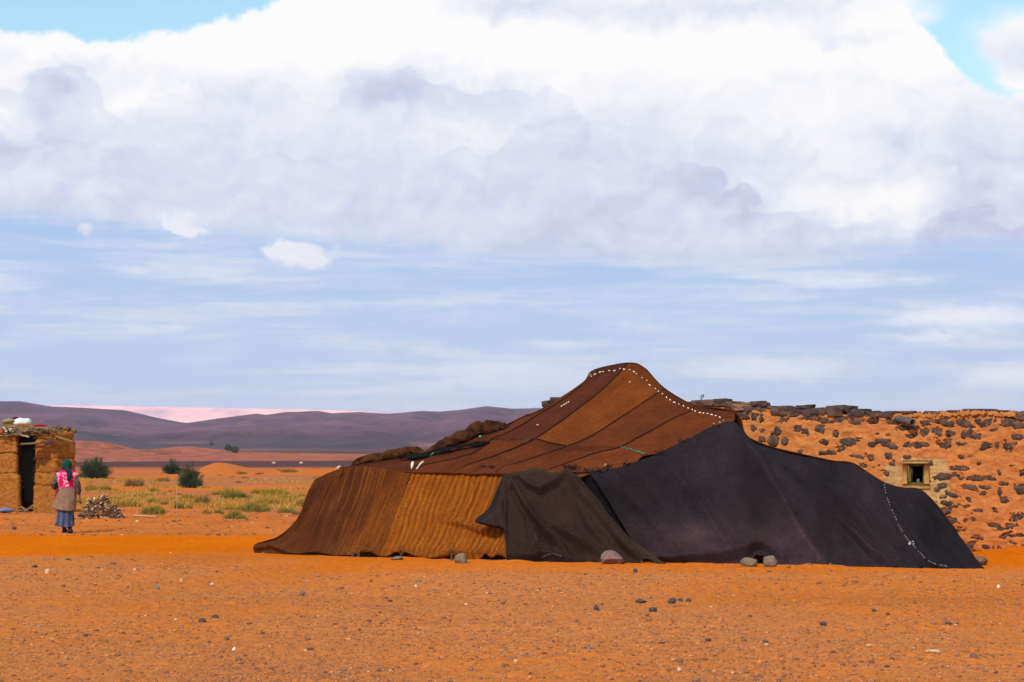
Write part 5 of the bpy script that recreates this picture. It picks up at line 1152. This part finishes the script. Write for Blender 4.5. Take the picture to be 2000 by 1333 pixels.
# ------------------------------------------------------------------ ground search and plants
def ghit(px, py):
    Ys = np.geomspace(30, 1500, 6000); x = (px-1000)/F*Ys; zr = H-(py-HOR)/F*Ys; g_ = ground_z(x, Ys); i = int(np.argmax(zr <= g_))
    return (x[i], Ys[i], float(g_[i])) if zr[i] <= g_[i] else (x[-1], Ys[-1], float(g_[-1]))
def leafmat(name, c1, c2):
    m = material(name, lambda g: (g.mix(g.attr('Col', 'Fac'), c1, c2), None), .8, .2); return m
M_BUSH = leafmat('bush_leaf', (.022, .040, .022), (.060, .095, .045)); M_TUFT = leafmat('dry_grass', (.20, .12, .02), (.50, .31, .045)); M_GREEN = leafmat('green_grass', (.13, .10, .018), (.36, .27, .045)); M_DULL = leafmat('dull_grass', (.15, .08, .025), (.33, .19, .05)); M_TWIG = mat_flat('twig', (.08, .05, .03))
def plant(name, px, py, w, h, kind, label, cat, group=None, n=None, dens=1.0):
    x, y, z = ghit(px, py); s = y/F; W, Hh = w*s*(1 if kind == 'bush' else 1.18), h*s
    t = empty(name, (x, y, z)); props(t, label, cat, group)
    mat = {'bush': M_BUSH, 'y': M_TUFT, 'g': M_GREEN, 'd': M_DULL}[kind]; r = np.random.default_rng(int(px*7+py))
    V, Fc, Cc = [], [], []
    if kind == 'bush':
        nb = 46
        for i in range(nb):
            az = r.uniform(0, 6.283); el = math.asin(r.uniform(.02, 1)); L = r.uniform(.6, 1.0)
            tip = np.array([math.cos(az)*math.cos(el)*W/2*L, math.sin(az)*math.cos(el)*W/2*L, (.10+.90*math.sin(el))*Hh*L])
            for j in range(84):
                q = r.uniform(.12, 1)**.8; p = tip*q*np.array([1, 1, 1]); p = p+r.normal(0, .045*W, 3)*(1.1-q*.5); p[2] = max(p[2], .01)
                d = tip/np.linalg.norm(tip)+r.normal(0, .45, 3)+np.array([0, 0, .15]); d /= np.linalg.norm(d); e = np.cross(d, r.normal(0, 1, 3)); e /= np.linalg.norm(e)
                l, b = W*r.uniform(.08, .17), W*r.uniform(.005, .010); k = len(V); V += [p-e*b, p+e*b, p+d*l]; Fc.append((k, k+1, k+2)); Cc += [r.uniform(0, 1)]*3
        for i in range(9):
            az = r.uniform(0, 6.283); adopt(tube('stem', [(x, y, z-.03), (x+math.cos(az)*W*.16, y+math.sin(az)*W*.16, z+Hh*.35), (x+math.cos(az)*W*.33, y+math.sin(az)*W*.3, z+Hh*.75)], [.02*W, .006*W], M_TWIG, seg=5), t)
    else:
        nt = int((900 if w > 30 else 420)*dens)
        for i in range(nt):
            az = r.uniform(0, 6.283); rr = math.sqrt(r.uniform(0, 1)); bx, by = math.cos(az)*rr*W*.42, math.sin(az)*rr*W*.42
            hh = 1.15*Hh*(1-rr**2.2*.6)*r.uniform(.35, 1.0)*(.75+.5*float(vnoise(np.array([bx/W*5+px]), np.array([by/W*5]), 3)[0])); out = r.uniform(0, 1.0)
            tipv = np.array([bx+math.cos(az)*out*hh*.7+r.normal(0, .06)*W, by+math.sin(az)*out*hh*.7, hh]); b = max(W*.010, .008)
            e = np.array([math.sin(az+r.normal()), math.cos(az+r.normal()), 0])*b; k = len(V); p = np.array([bx, by, -.02]); mid = p*.4+tipv*.6+np.array([0, 0, .1*hh])
            V += [p-e, p+e, mid+e*.7, mid-e*.7, tipv]; Fc += [(k, k+1, k+2, k+3), (k+3, k+2, k+4)]; cv = r.uniform(0, 1); Cc += [cv*.5, cv*.5, cv, cv, min(1, cv+.3)]
    V = np.array(V)+np.array([x, y, z]); o = new_mesh('foliage', V, Fc, mat, t, cols=np.repeat(np.array(Cc)[:, None], 3, 1)); adopt(o, t); return t
plant('shrub', 184, 935, 74, 42, 'bush', 'dark green spiky bush standing right behind the mud hut', 'bush')
plant('shrub', 371, 953, 60, 50, 'bush', 'dark green spiky bush in the open sand, nearest of the dark bushes', 'bush')
plant('shrub', 337, 926, 46, 30, 'bush', 'small dark bush behind the large one in the open sand', 'bush')
TG = 'grass tussocks in the sand left of the tent'
TF = [(299, 1005, 46, 27, 'g', 'round green dome-shaped tussock behind the firewood heap'), (455, 974, 46, 28, 'g', 'tall olive green tussock in the middle of the tussock field'), (248, 990, 52, 22, 'y', 'broad yellow tussock right behind the firewood'),
      (460, 1014, 42, 22, 'g', 'olive tussock nearest to the bare gravel'), (395, 984, 30, 24, 'd', 'brown-green tussock right of the tall stake'), (500, 1000, 56, 26, 'g', 'big loose yellow-green tussock left of the tent'), (262, 950, 36, 22, 'd', 'dull brownish tussock between hut bush and open sand'),
      (350, 994, 18, 20, 'g', 'narrow tussock directly behind the tall stake')]
for a in TF: plant('grass_tussock', *a[:5], a[5], 'tussock', TG)
TQ = [(181, 957, 32, 15, 'y', 'yellow tussock directly right of the mud hut, behind the firewood'), (205, 958, 25, 15, 'g', 'olive tussock right behind the left side of the firewood heap, second from the hut'),
      (300, 960, 24, 13, 'y', 'low yellow tussock right of the dull brownish one beyond the firewood'), (318, 940, 28, 11, 'd', 'flat brown tussock just below the small dark bush'), (285, 967, 26, 9, 'y', 'thin yellow tussock above the olive dome tussock'),
      (300, 982, 34, 16, 'y', 'yellow tussock standing just behind the round dome tussock'), (322, 986, 16, 9, 'd', 'small brown tussock at the upper right of the round dome tussock'), (368, 994, 14, 11, 'g', 'small olive tussock right of the tall pale stake'),
      (367, 974, 26, 18, 'y', 'yellow tussock straight below the large dark spiky bush'), (424, 967, 30, 16, 'g', 'olive tussock touching the left side of the tallest tussock'), (486, 974, 14, 9, 'd', 'small brown tussock at the right foot of the tallest tussock'),
      (507, 964, 34, 15, 'y', 'yellow tussock halfway between the tallest tussock and the tent, farthest row'), (538, 966, 60, 18, 'y', 'widest yellow tussock in the back row near the tent'), (562, 975, 42, 15, 'y', 'yellow tussock in front of the widest back-row one near the tent'),
      (520, 984, 60, 18, 'y', 'wide yellow tussock in the middle row left of the tent'), (405, 1004, 24, 13, 'y', 'yellow tussock at the front edge of the grass, left of its olive neighbour'), (428, 1004, 18, 12, 'g', 'small olive tussock at the front edge of the grass beside a yellow one'),
      (560, 1002, 36, 17, 'g', 'olive tussock in the front row close to the tent'), (594, 990, 34, 24, 'y', 'tall yellow tussock half hidden by the left edge of the tent'), (590, 970, 24, 9, 'y', 'low yellow tussock against the tent edge, above the tall one'),
      (333, 962, 10, 7, 'd', 'tiny brown tussock left of the large dark bush'), (450, 996, 40, 12, 'y', 'low yellow tussock behind the frontmost olive one'), (478, 992, 30, 12, 'g', 'low olive tussock between the frontmost one and the big loose one'),
      (230, 975, 26, 10, 'y', 'low yellow tussock showing above the top of the firewood heap'), (340, 976, 20, 6, 'd', 'thin flat brown tussock behind the tall stake'), (580, 1006, 22, 9, 'd', 'flat brown tussock in the gravel beside the tent, nearest to it'),
      (472, 926, 22, 8, 'd', 'dull tussock on the far dune slope, middle of the upper row'), (453, 933, 12, 4, 'd', 'tiny dull speck of a tussock, left of two in the pale far sand'), (478, 934, 14, 5, 'd', 'tiny dull speck of a tussock, right of two in the pale far sand'),
      (430, 931, 14, 6, 'd', 'small dull tussock on the far dune right of the large bush'), (565, 923, 34, 10, 'd', 'dark dull tussock on the crest of the far sand near the tent'), (508, 927, 18, 7, 'd', 'dull tussock in the far sand left of the crest tussock'),
      (466, 943, 12, 5, 'd', 'lone tiny brown tussock in the empty pale sand'), (618, 934, 16, 5, 'd', 'dark flat tussock right above the left top corner of the tent'), (545, 919, 14, 4, 'd', 'little dull tussock on the far crest left of the dark one'),
      (225, 958, 12, 6, 'y', 'tiny yellow tussock between two larger ones beyond the firewood'), (350, 967, 14, 5, 'd', 'tiny brown tussock at the foot of the large dark bush'), (410, 968, 12, 6, 'y', 'tiny yellow tussock left of the olive one by the tallest'), (270, 970, 16, 6, 'd', 'thin brown tussock near the top of the second stake')]
for a in TQ: plant('grass_tussock', *a[:5], a[5], 'tussock', TG, dens=.8)
def low_grass():
    r = np.random.default_rng(77); N = 34000; Y = r.uniform(74, 175, N); pxv = r.uniform(130, 640, N); X = (pxv-1000)/F*Y
    keep = (r.random(N) < sstep(fbm(X/3.0, Y/5.5, 4, 88), -.12, .25)) & (Y < 140+20*fbm(X/5, Y/5, 2, 4)); X, Y = X[keep], Y[keep]; n = len(X); Z = ground_z(X, Y)
    h_ = r.uniform(.04, .15, n); b_ = r.uniform(.012, .03, n); a_ = r.uniform(0, 3.1, n); dx, dy = np.cos(a_)*b_, np.sin(a_)*b_
    V = np.stack([np.stack([X-dx, Y-dy, Z-.01], -1), np.stack([X+dx, Y+dy, Z-.01], -1), np.stack([X+r.normal(0, .05, n), Y, Z+h_], -1)], 1).reshape(-1, 3)
    o = new_mesh('low_grass', V, np.arange(3*n).reshape(-1, 3), M_TUFT, cols=np.repeat(r.random((n, 1))*np.ones((1, 3)), 3, 0)); props(o, 'thin dry yellow grass spread over the sand between the tussocks', kind='stuff')
low_grass()
# dark bushes far off on the salmon dune
def farbush(px, py, w, h, label, Y=520):
    t = empty('shrub', P(px, py, Y)); props(t, label, 'bush'); s = Y/F; r = np.random.default_rng(int(px)); V, Fc, Cc = [], [], []
    for i in range(500):
        p = r.normal(0, 1, 3); p /= np.linalg.norm(p); p *= r.uniform(.3, 1)**.5; p = p*np.array([w*s/2, w*s/2, h*s*.55])+np.array([0, 0, h*s*.5]); k = len(V)
        for _ in range(3): V.append(p+r.normal(0, .05*w*s, 3))
        Fc.append((k, k+1, k+2)); Cc += [r.uniform(0, .6)]*3
    adopt(new_mesh('foliage', np.array(V)+np.array(t.location), Fc, M_BUSH, cols=np.repeat(np.array(Cc)[:, None], 3, 1)), t)
farbush(445, 881, 16, 12, 'left half of the far dark bush pair on the salmon dune'); farbush(459, 885, 17, 12, 'right half of the far dark bush pair on the salmon dune'); farbush(413, 871, 8, 8, 'tiny far dark bush left of the pair on the salmon dune')

# ------------------------------------------------------------------ firewood, stakes
x, y, z = ghit(196, 1013); FW = empty('firewood_heap', (x, y, z)); props(FW, 'heap of dry branches with pale cut ends beside the mud hut', 'firewood'); s = y/F
M_FW = material('dry_branch', lambda g: (g.mix(g.rand(), (.20, .10, .06), (.42, .25, .13)), None), .9, .1)
M_FWP = material('pale_branch', lambda g: (g.mix(g.rand(), (.55, .42, .24), (.78, .66, .48)), None), .9, .1)
def heap_h(q): return 46*(1-abs(q)**2.1)*(1+.12*math.sin(q*9))
V, Fc = [], []
for i in range(560):
    q = rnd.uniform(-1, 1); top = heap_h(q); hh = top*rnd.uniform(.05, 1); cx = x+q*43*s; cy = y+rnd.uniform(-.5, .5)*(1-hh/60); c = Vector((cx, cy, z+hh*s*.92))
    a = rnd.uniform(0, 6.28); el = rnd.uniform(-.5, .9); L = rnd.uniform(5, 13)*s; d = Vector((math.cos(a)*math.cos(el), math.sin(a)*math.cos(el)*.6, math.sin(el)))*L/2
    p0, p1 = c-d, c+d; p0.z = max(p0.z, z+.02); p1.z = max(p1.z, z+.02); r_ = rnd.uniform(.009, .021)
    o = None
    if i < 200: adopt(tube('branch', [p0, p1], [r_, r_*.7], M_FWP if i % 5 < 2 else M_FW, seg=5), FW)
    else:
        k = len(V); e = Vector((rnd.gauss(0, 1), rnd.gauss(0, 1), rnd.gauss(0, 1))).cross(d).normalized()*r_; g2 = e.cross(d).normalized()*r_
        V += [p0+e, p0+g2, p0-e-g2, p1+e, p1+g2, p1-e-g2]; Fc += [(k, k+1, k+4, k+3), (k+1, k+2, k+5, k+4), (k+2, k, k+3, k+5), (k, k+2, k+1), (k+3, k+4, k+5)]
o = new_mesh('brushwood', V, Fc, mat_flat('brushwood', (.15, .075, .045))); adopt(o, FW); o['kind'] = 'stuff'
def stake(px, y0, y1, r, label, mat):
    x, y, z = ghit(px, y1); hh = (y1-y0)/F*y; tag_tube('stake', [(x, y, z-.05), (x+.01, y, z+hh*.5), (x, y, z+hh)], [r, r*.8], mat, label, 'stake')
M_STK = mat_flat('stake_wood', (.42, .27, .17))
stake(345, 952, 1008, .013, 'tall thin pale stake in the ground right of the firewood heap', M_STK); stake(268, 966, 1006, .010, 'thin stake just right of the firewood heap', M_STK); stake(328, 984, 1007, .008, 'short thin stake left of the tall pale one', M_STK); stake(193, 946, 966, .009, 'short thin stake behind the firewood heap', M_STK)
x, y, z = ghit(262, 1010); x2, y2, z2 = ghit(305, 1012); tag_tube('pole', [(x, y, z+.03), (x2, y2, z2+.03)], [.03, .022], rock_mat('grey_pole', (.40, .26, .15), (.5, .35, .2)), 'pale pole lying on the ground right of the firewood heap', 'pole')

# ------------------------------------------------------------------ woman walking away
def person():
    Y = Yg(1041); X = (128-1000)/F*Y; t = empty('person', (X, Y, 0)); props(t, 'person walking away in green headscarf, pink shawl and blue skirt', 'person'); O = np.array([X, Y, 0])
    J = {'pel': (.02, 0, .86), 'sp': (.02, .0, 1.03), 'ch': (.02, .0, 1.22), 'nk': (.03, .02, 1.35), 'hd': (.03, .03, 1.44), 'cr': (.03, .01, 1.53),
         'ls': (-.15, 0, 1.27), 'le': (-.25, .02, 1.03), 'lw': (-.20, .22, .96), 'lh': (-.17, .29, .96), 'rs': (.19, 0, 1.27), 're': (.265, -.02, 1.0), 'rw': (.30, .04, .77), 'rh': (.305, .06, .69),
         'lhp': (-.06, 0, .83), 'lk': (-.05, .10, .47), 'la': (-.03, .02, .09), 'lt': (-.03, .17, .03), 'rhp': (.10, 0, .83), 'rk': (.10, .02, .46), 'ra': (.11, -.10, .10), 'rt': (.115, .05, .03)}
    Rr = {'pel': .13, 'sp': .11, 'ch': .13, 'nk': .05, 'hd': .085, 'cr': .07, 'ls': .06, 'le': .042, 'lw': .027, 'lh': .032, 'rs': .06, 're': .042, 'rw': .027, 'rh': .032, 'lhp': .085, 'lk': .055, 'la': .035, 'lt': .032, 'rhp': .085, 'rk': .055, 'ra': .035, 'rt': .032}
    E = [('pel', 'sp'), ('sp', 'ch'), ('ch', 'nk'), ('nk', 'hd'), ('hd', 'cr'), ('ch', 'ls'), ('ls', 'le'), ('le', 'lw'), ('lw', 'lh'), ('ch', 'rs'), ('rs', 're'), ('re', 'rw'), ('rw', 'rh'), ('pel', 'lhp'), ('lhp', 'lk'), ('lk', 'la'), ('la', 'lt'), ('pel', 'rhp'), ('rhp', 'rk'), ('rk', 'ra'), ('ra', 'rt')]
    # nose, and five fingers on each hand
    J['ns'] = (.03, .125, 1.44); Rr['ns'] = .018; E.append(('hd', 'ns'))
    for sd_, b, d in (('l', J['lh'], (0, 1, -.1)), ('r', J['rh'], (0, .25, -1))):
        d = Vector(d).normalized(); sidev = d.cross(Vector((0, 0, 1)) if sd_ == 'l' else Vector((0, 1, 0))).normalized()
        for i, (off, L) in enumerate(((-.030, .055), (-.012, .072), (.006, .078), (.023, .070), (.036, .055))):
            dd = (d if i else (d*.5-sidev)).normalized()
            a = Vector(b)+sidev*off; m = a+dd*L*.55; e = m+(dd+Vector((0, .0, -.25))).normalized()*L*.45
            J[f'{sd_}f{i}a'] = tuple(m); J[f'{sd_}f{i}b'] = tuple(e); Rr[f'{sd_}f{i}a'] = .009; Rr[f'{sd_}f{i}b'] = .007; E += [(sd_+'h', f'{sd_}f{i}a'), (f'{sd_}f{i}a', f'{sd_}f{i}b')]
    keys = list(J); me = bpy.data.meshes.new('body'); me.from_pydata([J[k] for k in keys], [(keys.index(a), keys.index(b)) for a, b in E], []); o = bpy.data.objects.new('body', me); COL.objects.link(o); o.parent = t
    me.materials.append(mat_flat('skin', (.28, .13, .075)))
    sk = o.modifiers.new('skin', 'SKIN'); 
    for i, k in enumerate(keys): me.skin_vertices[0].data[i].radius = (Rr[k], Rr[k]); me.skin_vertices[0].data[i].use_root = (k == 'pel')
    sk.use_smooth_shade = True; sb = o.modifiers.new('smooth', 'SUBSURF'); sb.levels = 1; sb.render_levels = 1
    def loft(name, rings, colfn, pleat=0, np_=9, nz=0, n=48, rows=30, seed=0, flare=None):
        rings = np.array(rings, float); q = cr(rings, np.linspace(0, len(rings)-1, rows)); w = np.linspace(0, 2*np.pi, n, endpoint=False); V, C_ = [], []
        for i in range(rows):
            cx, cy, cz, rx, ry = q[i]; f = 1+pleat*(i/rows)*np.sin(w*np_+np.sin(i*.15)*1.2)+nz*fbm(np.cos(w)*2+i*.12, np.sin(w)*2+i*.1, 3, seed)
            x_ = cx+rx*f*np.cos(w); y_ = cy+ry*f*np.sin(w); z_ = cz+0*w+(.02*np.sin(w*2+1)*(i/rows) if pleat else 0)
            if flare: x_, y_, z_ = flare(x_, y_, z_, w, i/(rows-1))
            V.append(np.stack([x_, y_, z_], -1)); C_.append(colfn(w, z_, x_))
        V = np.array(V).reshape(-1, 3); C_ = np.array(C_).reshape(-1, 3)
        g_ = new_mesh(name, V, grid_faces(rows, n, True), M_CLO, t, smooth=True, cols=C_); md = g_.modifiers.new('thickness', 'SOLIDIFY'); md.thickness = .008; return g_
    M_CLO = material('clothing', lambda g: (g.mix(g.map(g.noise(g.pos(), 40, 4), .35, .65), g.v('SCALE', g.attr('Col'), .72), g.v('SCALE', g.attr('Col'), 1.2)), g.bump(g.noise(g.pos(), 60, 4), .5, .01)), .9, .1)
    one = lambda c: (lambda w, z, x: np.tile(np.array(c), (len(w), 1)))
    # skirt
    loft('skirt', [(.02, 0, .62, .17, .13), (.0, 0, .45, .175, .14), (-.01, .0, .28, .18, .16), (-.02, .0, .14, .20, .19)], lambda w, z, x: np.array([.062, .072, .135])[None]*(1+.45*np.sin(w*9)[:, None]), pleat=.06, nz=.05, seed=4)
    # knitted wrap over the hips, blown out to the left
    def fl(x, y, z, w, k):
        m = np.clip(-np.cos(w), 0, 1)**2*k**2; return x-.13*m, y+.06*m, z+.03*m-.02*np.clip(np.cos(w), 0, 1)*k
    loft('wrap', [(.03, 0, 1.02, .16, .12), (.035, 0, .93, .18, .14), (.03, 0, .78, .20, .16), (.02, 0, .62, .205, .175), (.0, 0, .50, .215, .19)], lambda w, z, x: np.array([.235, .14, .092])[None]*(1+.25*fbm(x*30, z*42, 2, 3)[:, None]), pleat=.02, nz=.05, seed=6, flare=fl)
    # shawl with magenta panels
    def shawl(w, z, x):
        n_ = fbm(x*26, z*26, 2, 8); base = np.where((n_ > -.05)[:, None], np.array([.85, .33, .42])[None], np.array([.55, .05, .16])[None])
        pan = ((np.abs(x+.075) < .042) | (np.abs(x-.135) < .042)) & (z > 1.0) & (z < 1.25) | (z < 1.005) | (z > 1.30); return np.where(pan[:, None], np.array([.56, .005, .10])[None], base)
    def sf(x, y, z, w, k): m = np.abs(np.cos(w))**3*(1-np.abs(k-.35)*1.6).clip(0); return x+np.sign(np.cos(w))*.035*m, y, z
    loft('shawl', [(.03, .01, 1.37, .06, .05), (.03, .0, 1.335, .13, .08), (.03, 0, 1.28, .20, .115), (.03, 0, 1.18, .205, .135), (.03, 0, 1.06, .17, .135), (.03, 0, .965, .155, .13)], shawl, nz=.05, seed=9, n=72, rows=44, flare=sf)
    def sleeve(a, b, c, r):
        pts = np.array([a, b, c], float); o = tube('sleeve', pts, r, M_CLO, t, seg=16, n=22, jitter=.07); v = np.array([q.co[:] for q in o.data.vertices]); k = fbm(v[:, 2]*30, v[:, 0]*30, 2, 5)
        ca = o.data.color_attributes.new(name='Col', type='FLOAT_COLOR', domain='POINT'); cc = np.ones((len(v), 4)); cc[:, :3] = np.where((k > .12)[:, None], [.14, .12, .085], [.06, .045, .035]); ca.data.foreach_set('color', cc.ravel())
    sleeve(J['ls'], J['le'], J['lw'], [.068, .070, .062, .045]); sleeve(J['rs'], J['re'], tuple(np.array(J['re'])*.35+np.array(J['rw'])*.65), [.068, .072, .068, .045])
    # headscarf: cap and knotted tail over the back
    bm = bmesh.new(); bmesh.ops.create_uvsphere(bm, u_segments=24, v_segments=16, radius=1); V = []
    for v in bm.verts:
        c = v.co.copy(); fr = max(0, c.y); V.append((.03+c.x*.108*(1+.06*math.sin(c.z*9)), .005+c.y*.118-(.03 if fr > .75 and c.z < .3 else 0), 1.462+c.z*.135+(-.02*abs(c.x) if c.z < 0 else 0)))
    f = [[v.index for v in q.verts] for q in bm.faces if not (q.calc_center_median().y > .72 and q.calc_center_median().z < .35)]; bm.free()
    M_SC = mat_flat('green_scarf', (.004, .055, .040), 30); new_mesh('headscarf', V, f, M_SC, t, smooth=True)
    tl = tube('scarf_tail', [(.05, -.09, 1.40), (.09, -.125, 1.33), (.115, -.15, 1.26), (.10, -.165, 1.19), (.09, -.16, 1.13)], [.055, .06, .055, .045, .02], mat_flat('dark_scarf', (.010, .032, .034), 30), t, seg=12, n=16, jitter=.1)
    tube('sash', [(-.14, -.08, .95), (-.19, -.02, .84), (-.21, .0, .70), (-.29, .0, .53)], [.03, .04, .035, .015], mat_flat('magenta_cloth', (.36, .01, .05), 30), t, seg=10, n=14, jitter=.15)
    for nm, a, b in (('shoe', J['la'], J['lt']), ('shoe', J['ra'], J['rt'])):
        a, b = np.array(a), np.array(b); h0 = a*1.0; h0[2] = .035; h0[1] -= .05; tp = b.copy(); tp[1] += .05; tp[2] = .03
        if nm: tube(nm, [h0, (h0+tp)/2+np.array([0, 0, .01]), tp], [.045, .05, .035], mat_flat('shoe_leather', (.035, .035, .045), 20), t, seg=10, n=8)
    for a, k in ((J['la'], J['lk']), (J['ra'], J['rk'])): a, k = np.array(a), np.array(k); tube('stocking', [a-np.array([0, 0, .03]), a*.7+k*.3], [.045, .05], mat_flat('dark_sock', (.05, .015, .02)), t, seg=10, n=4)
person()
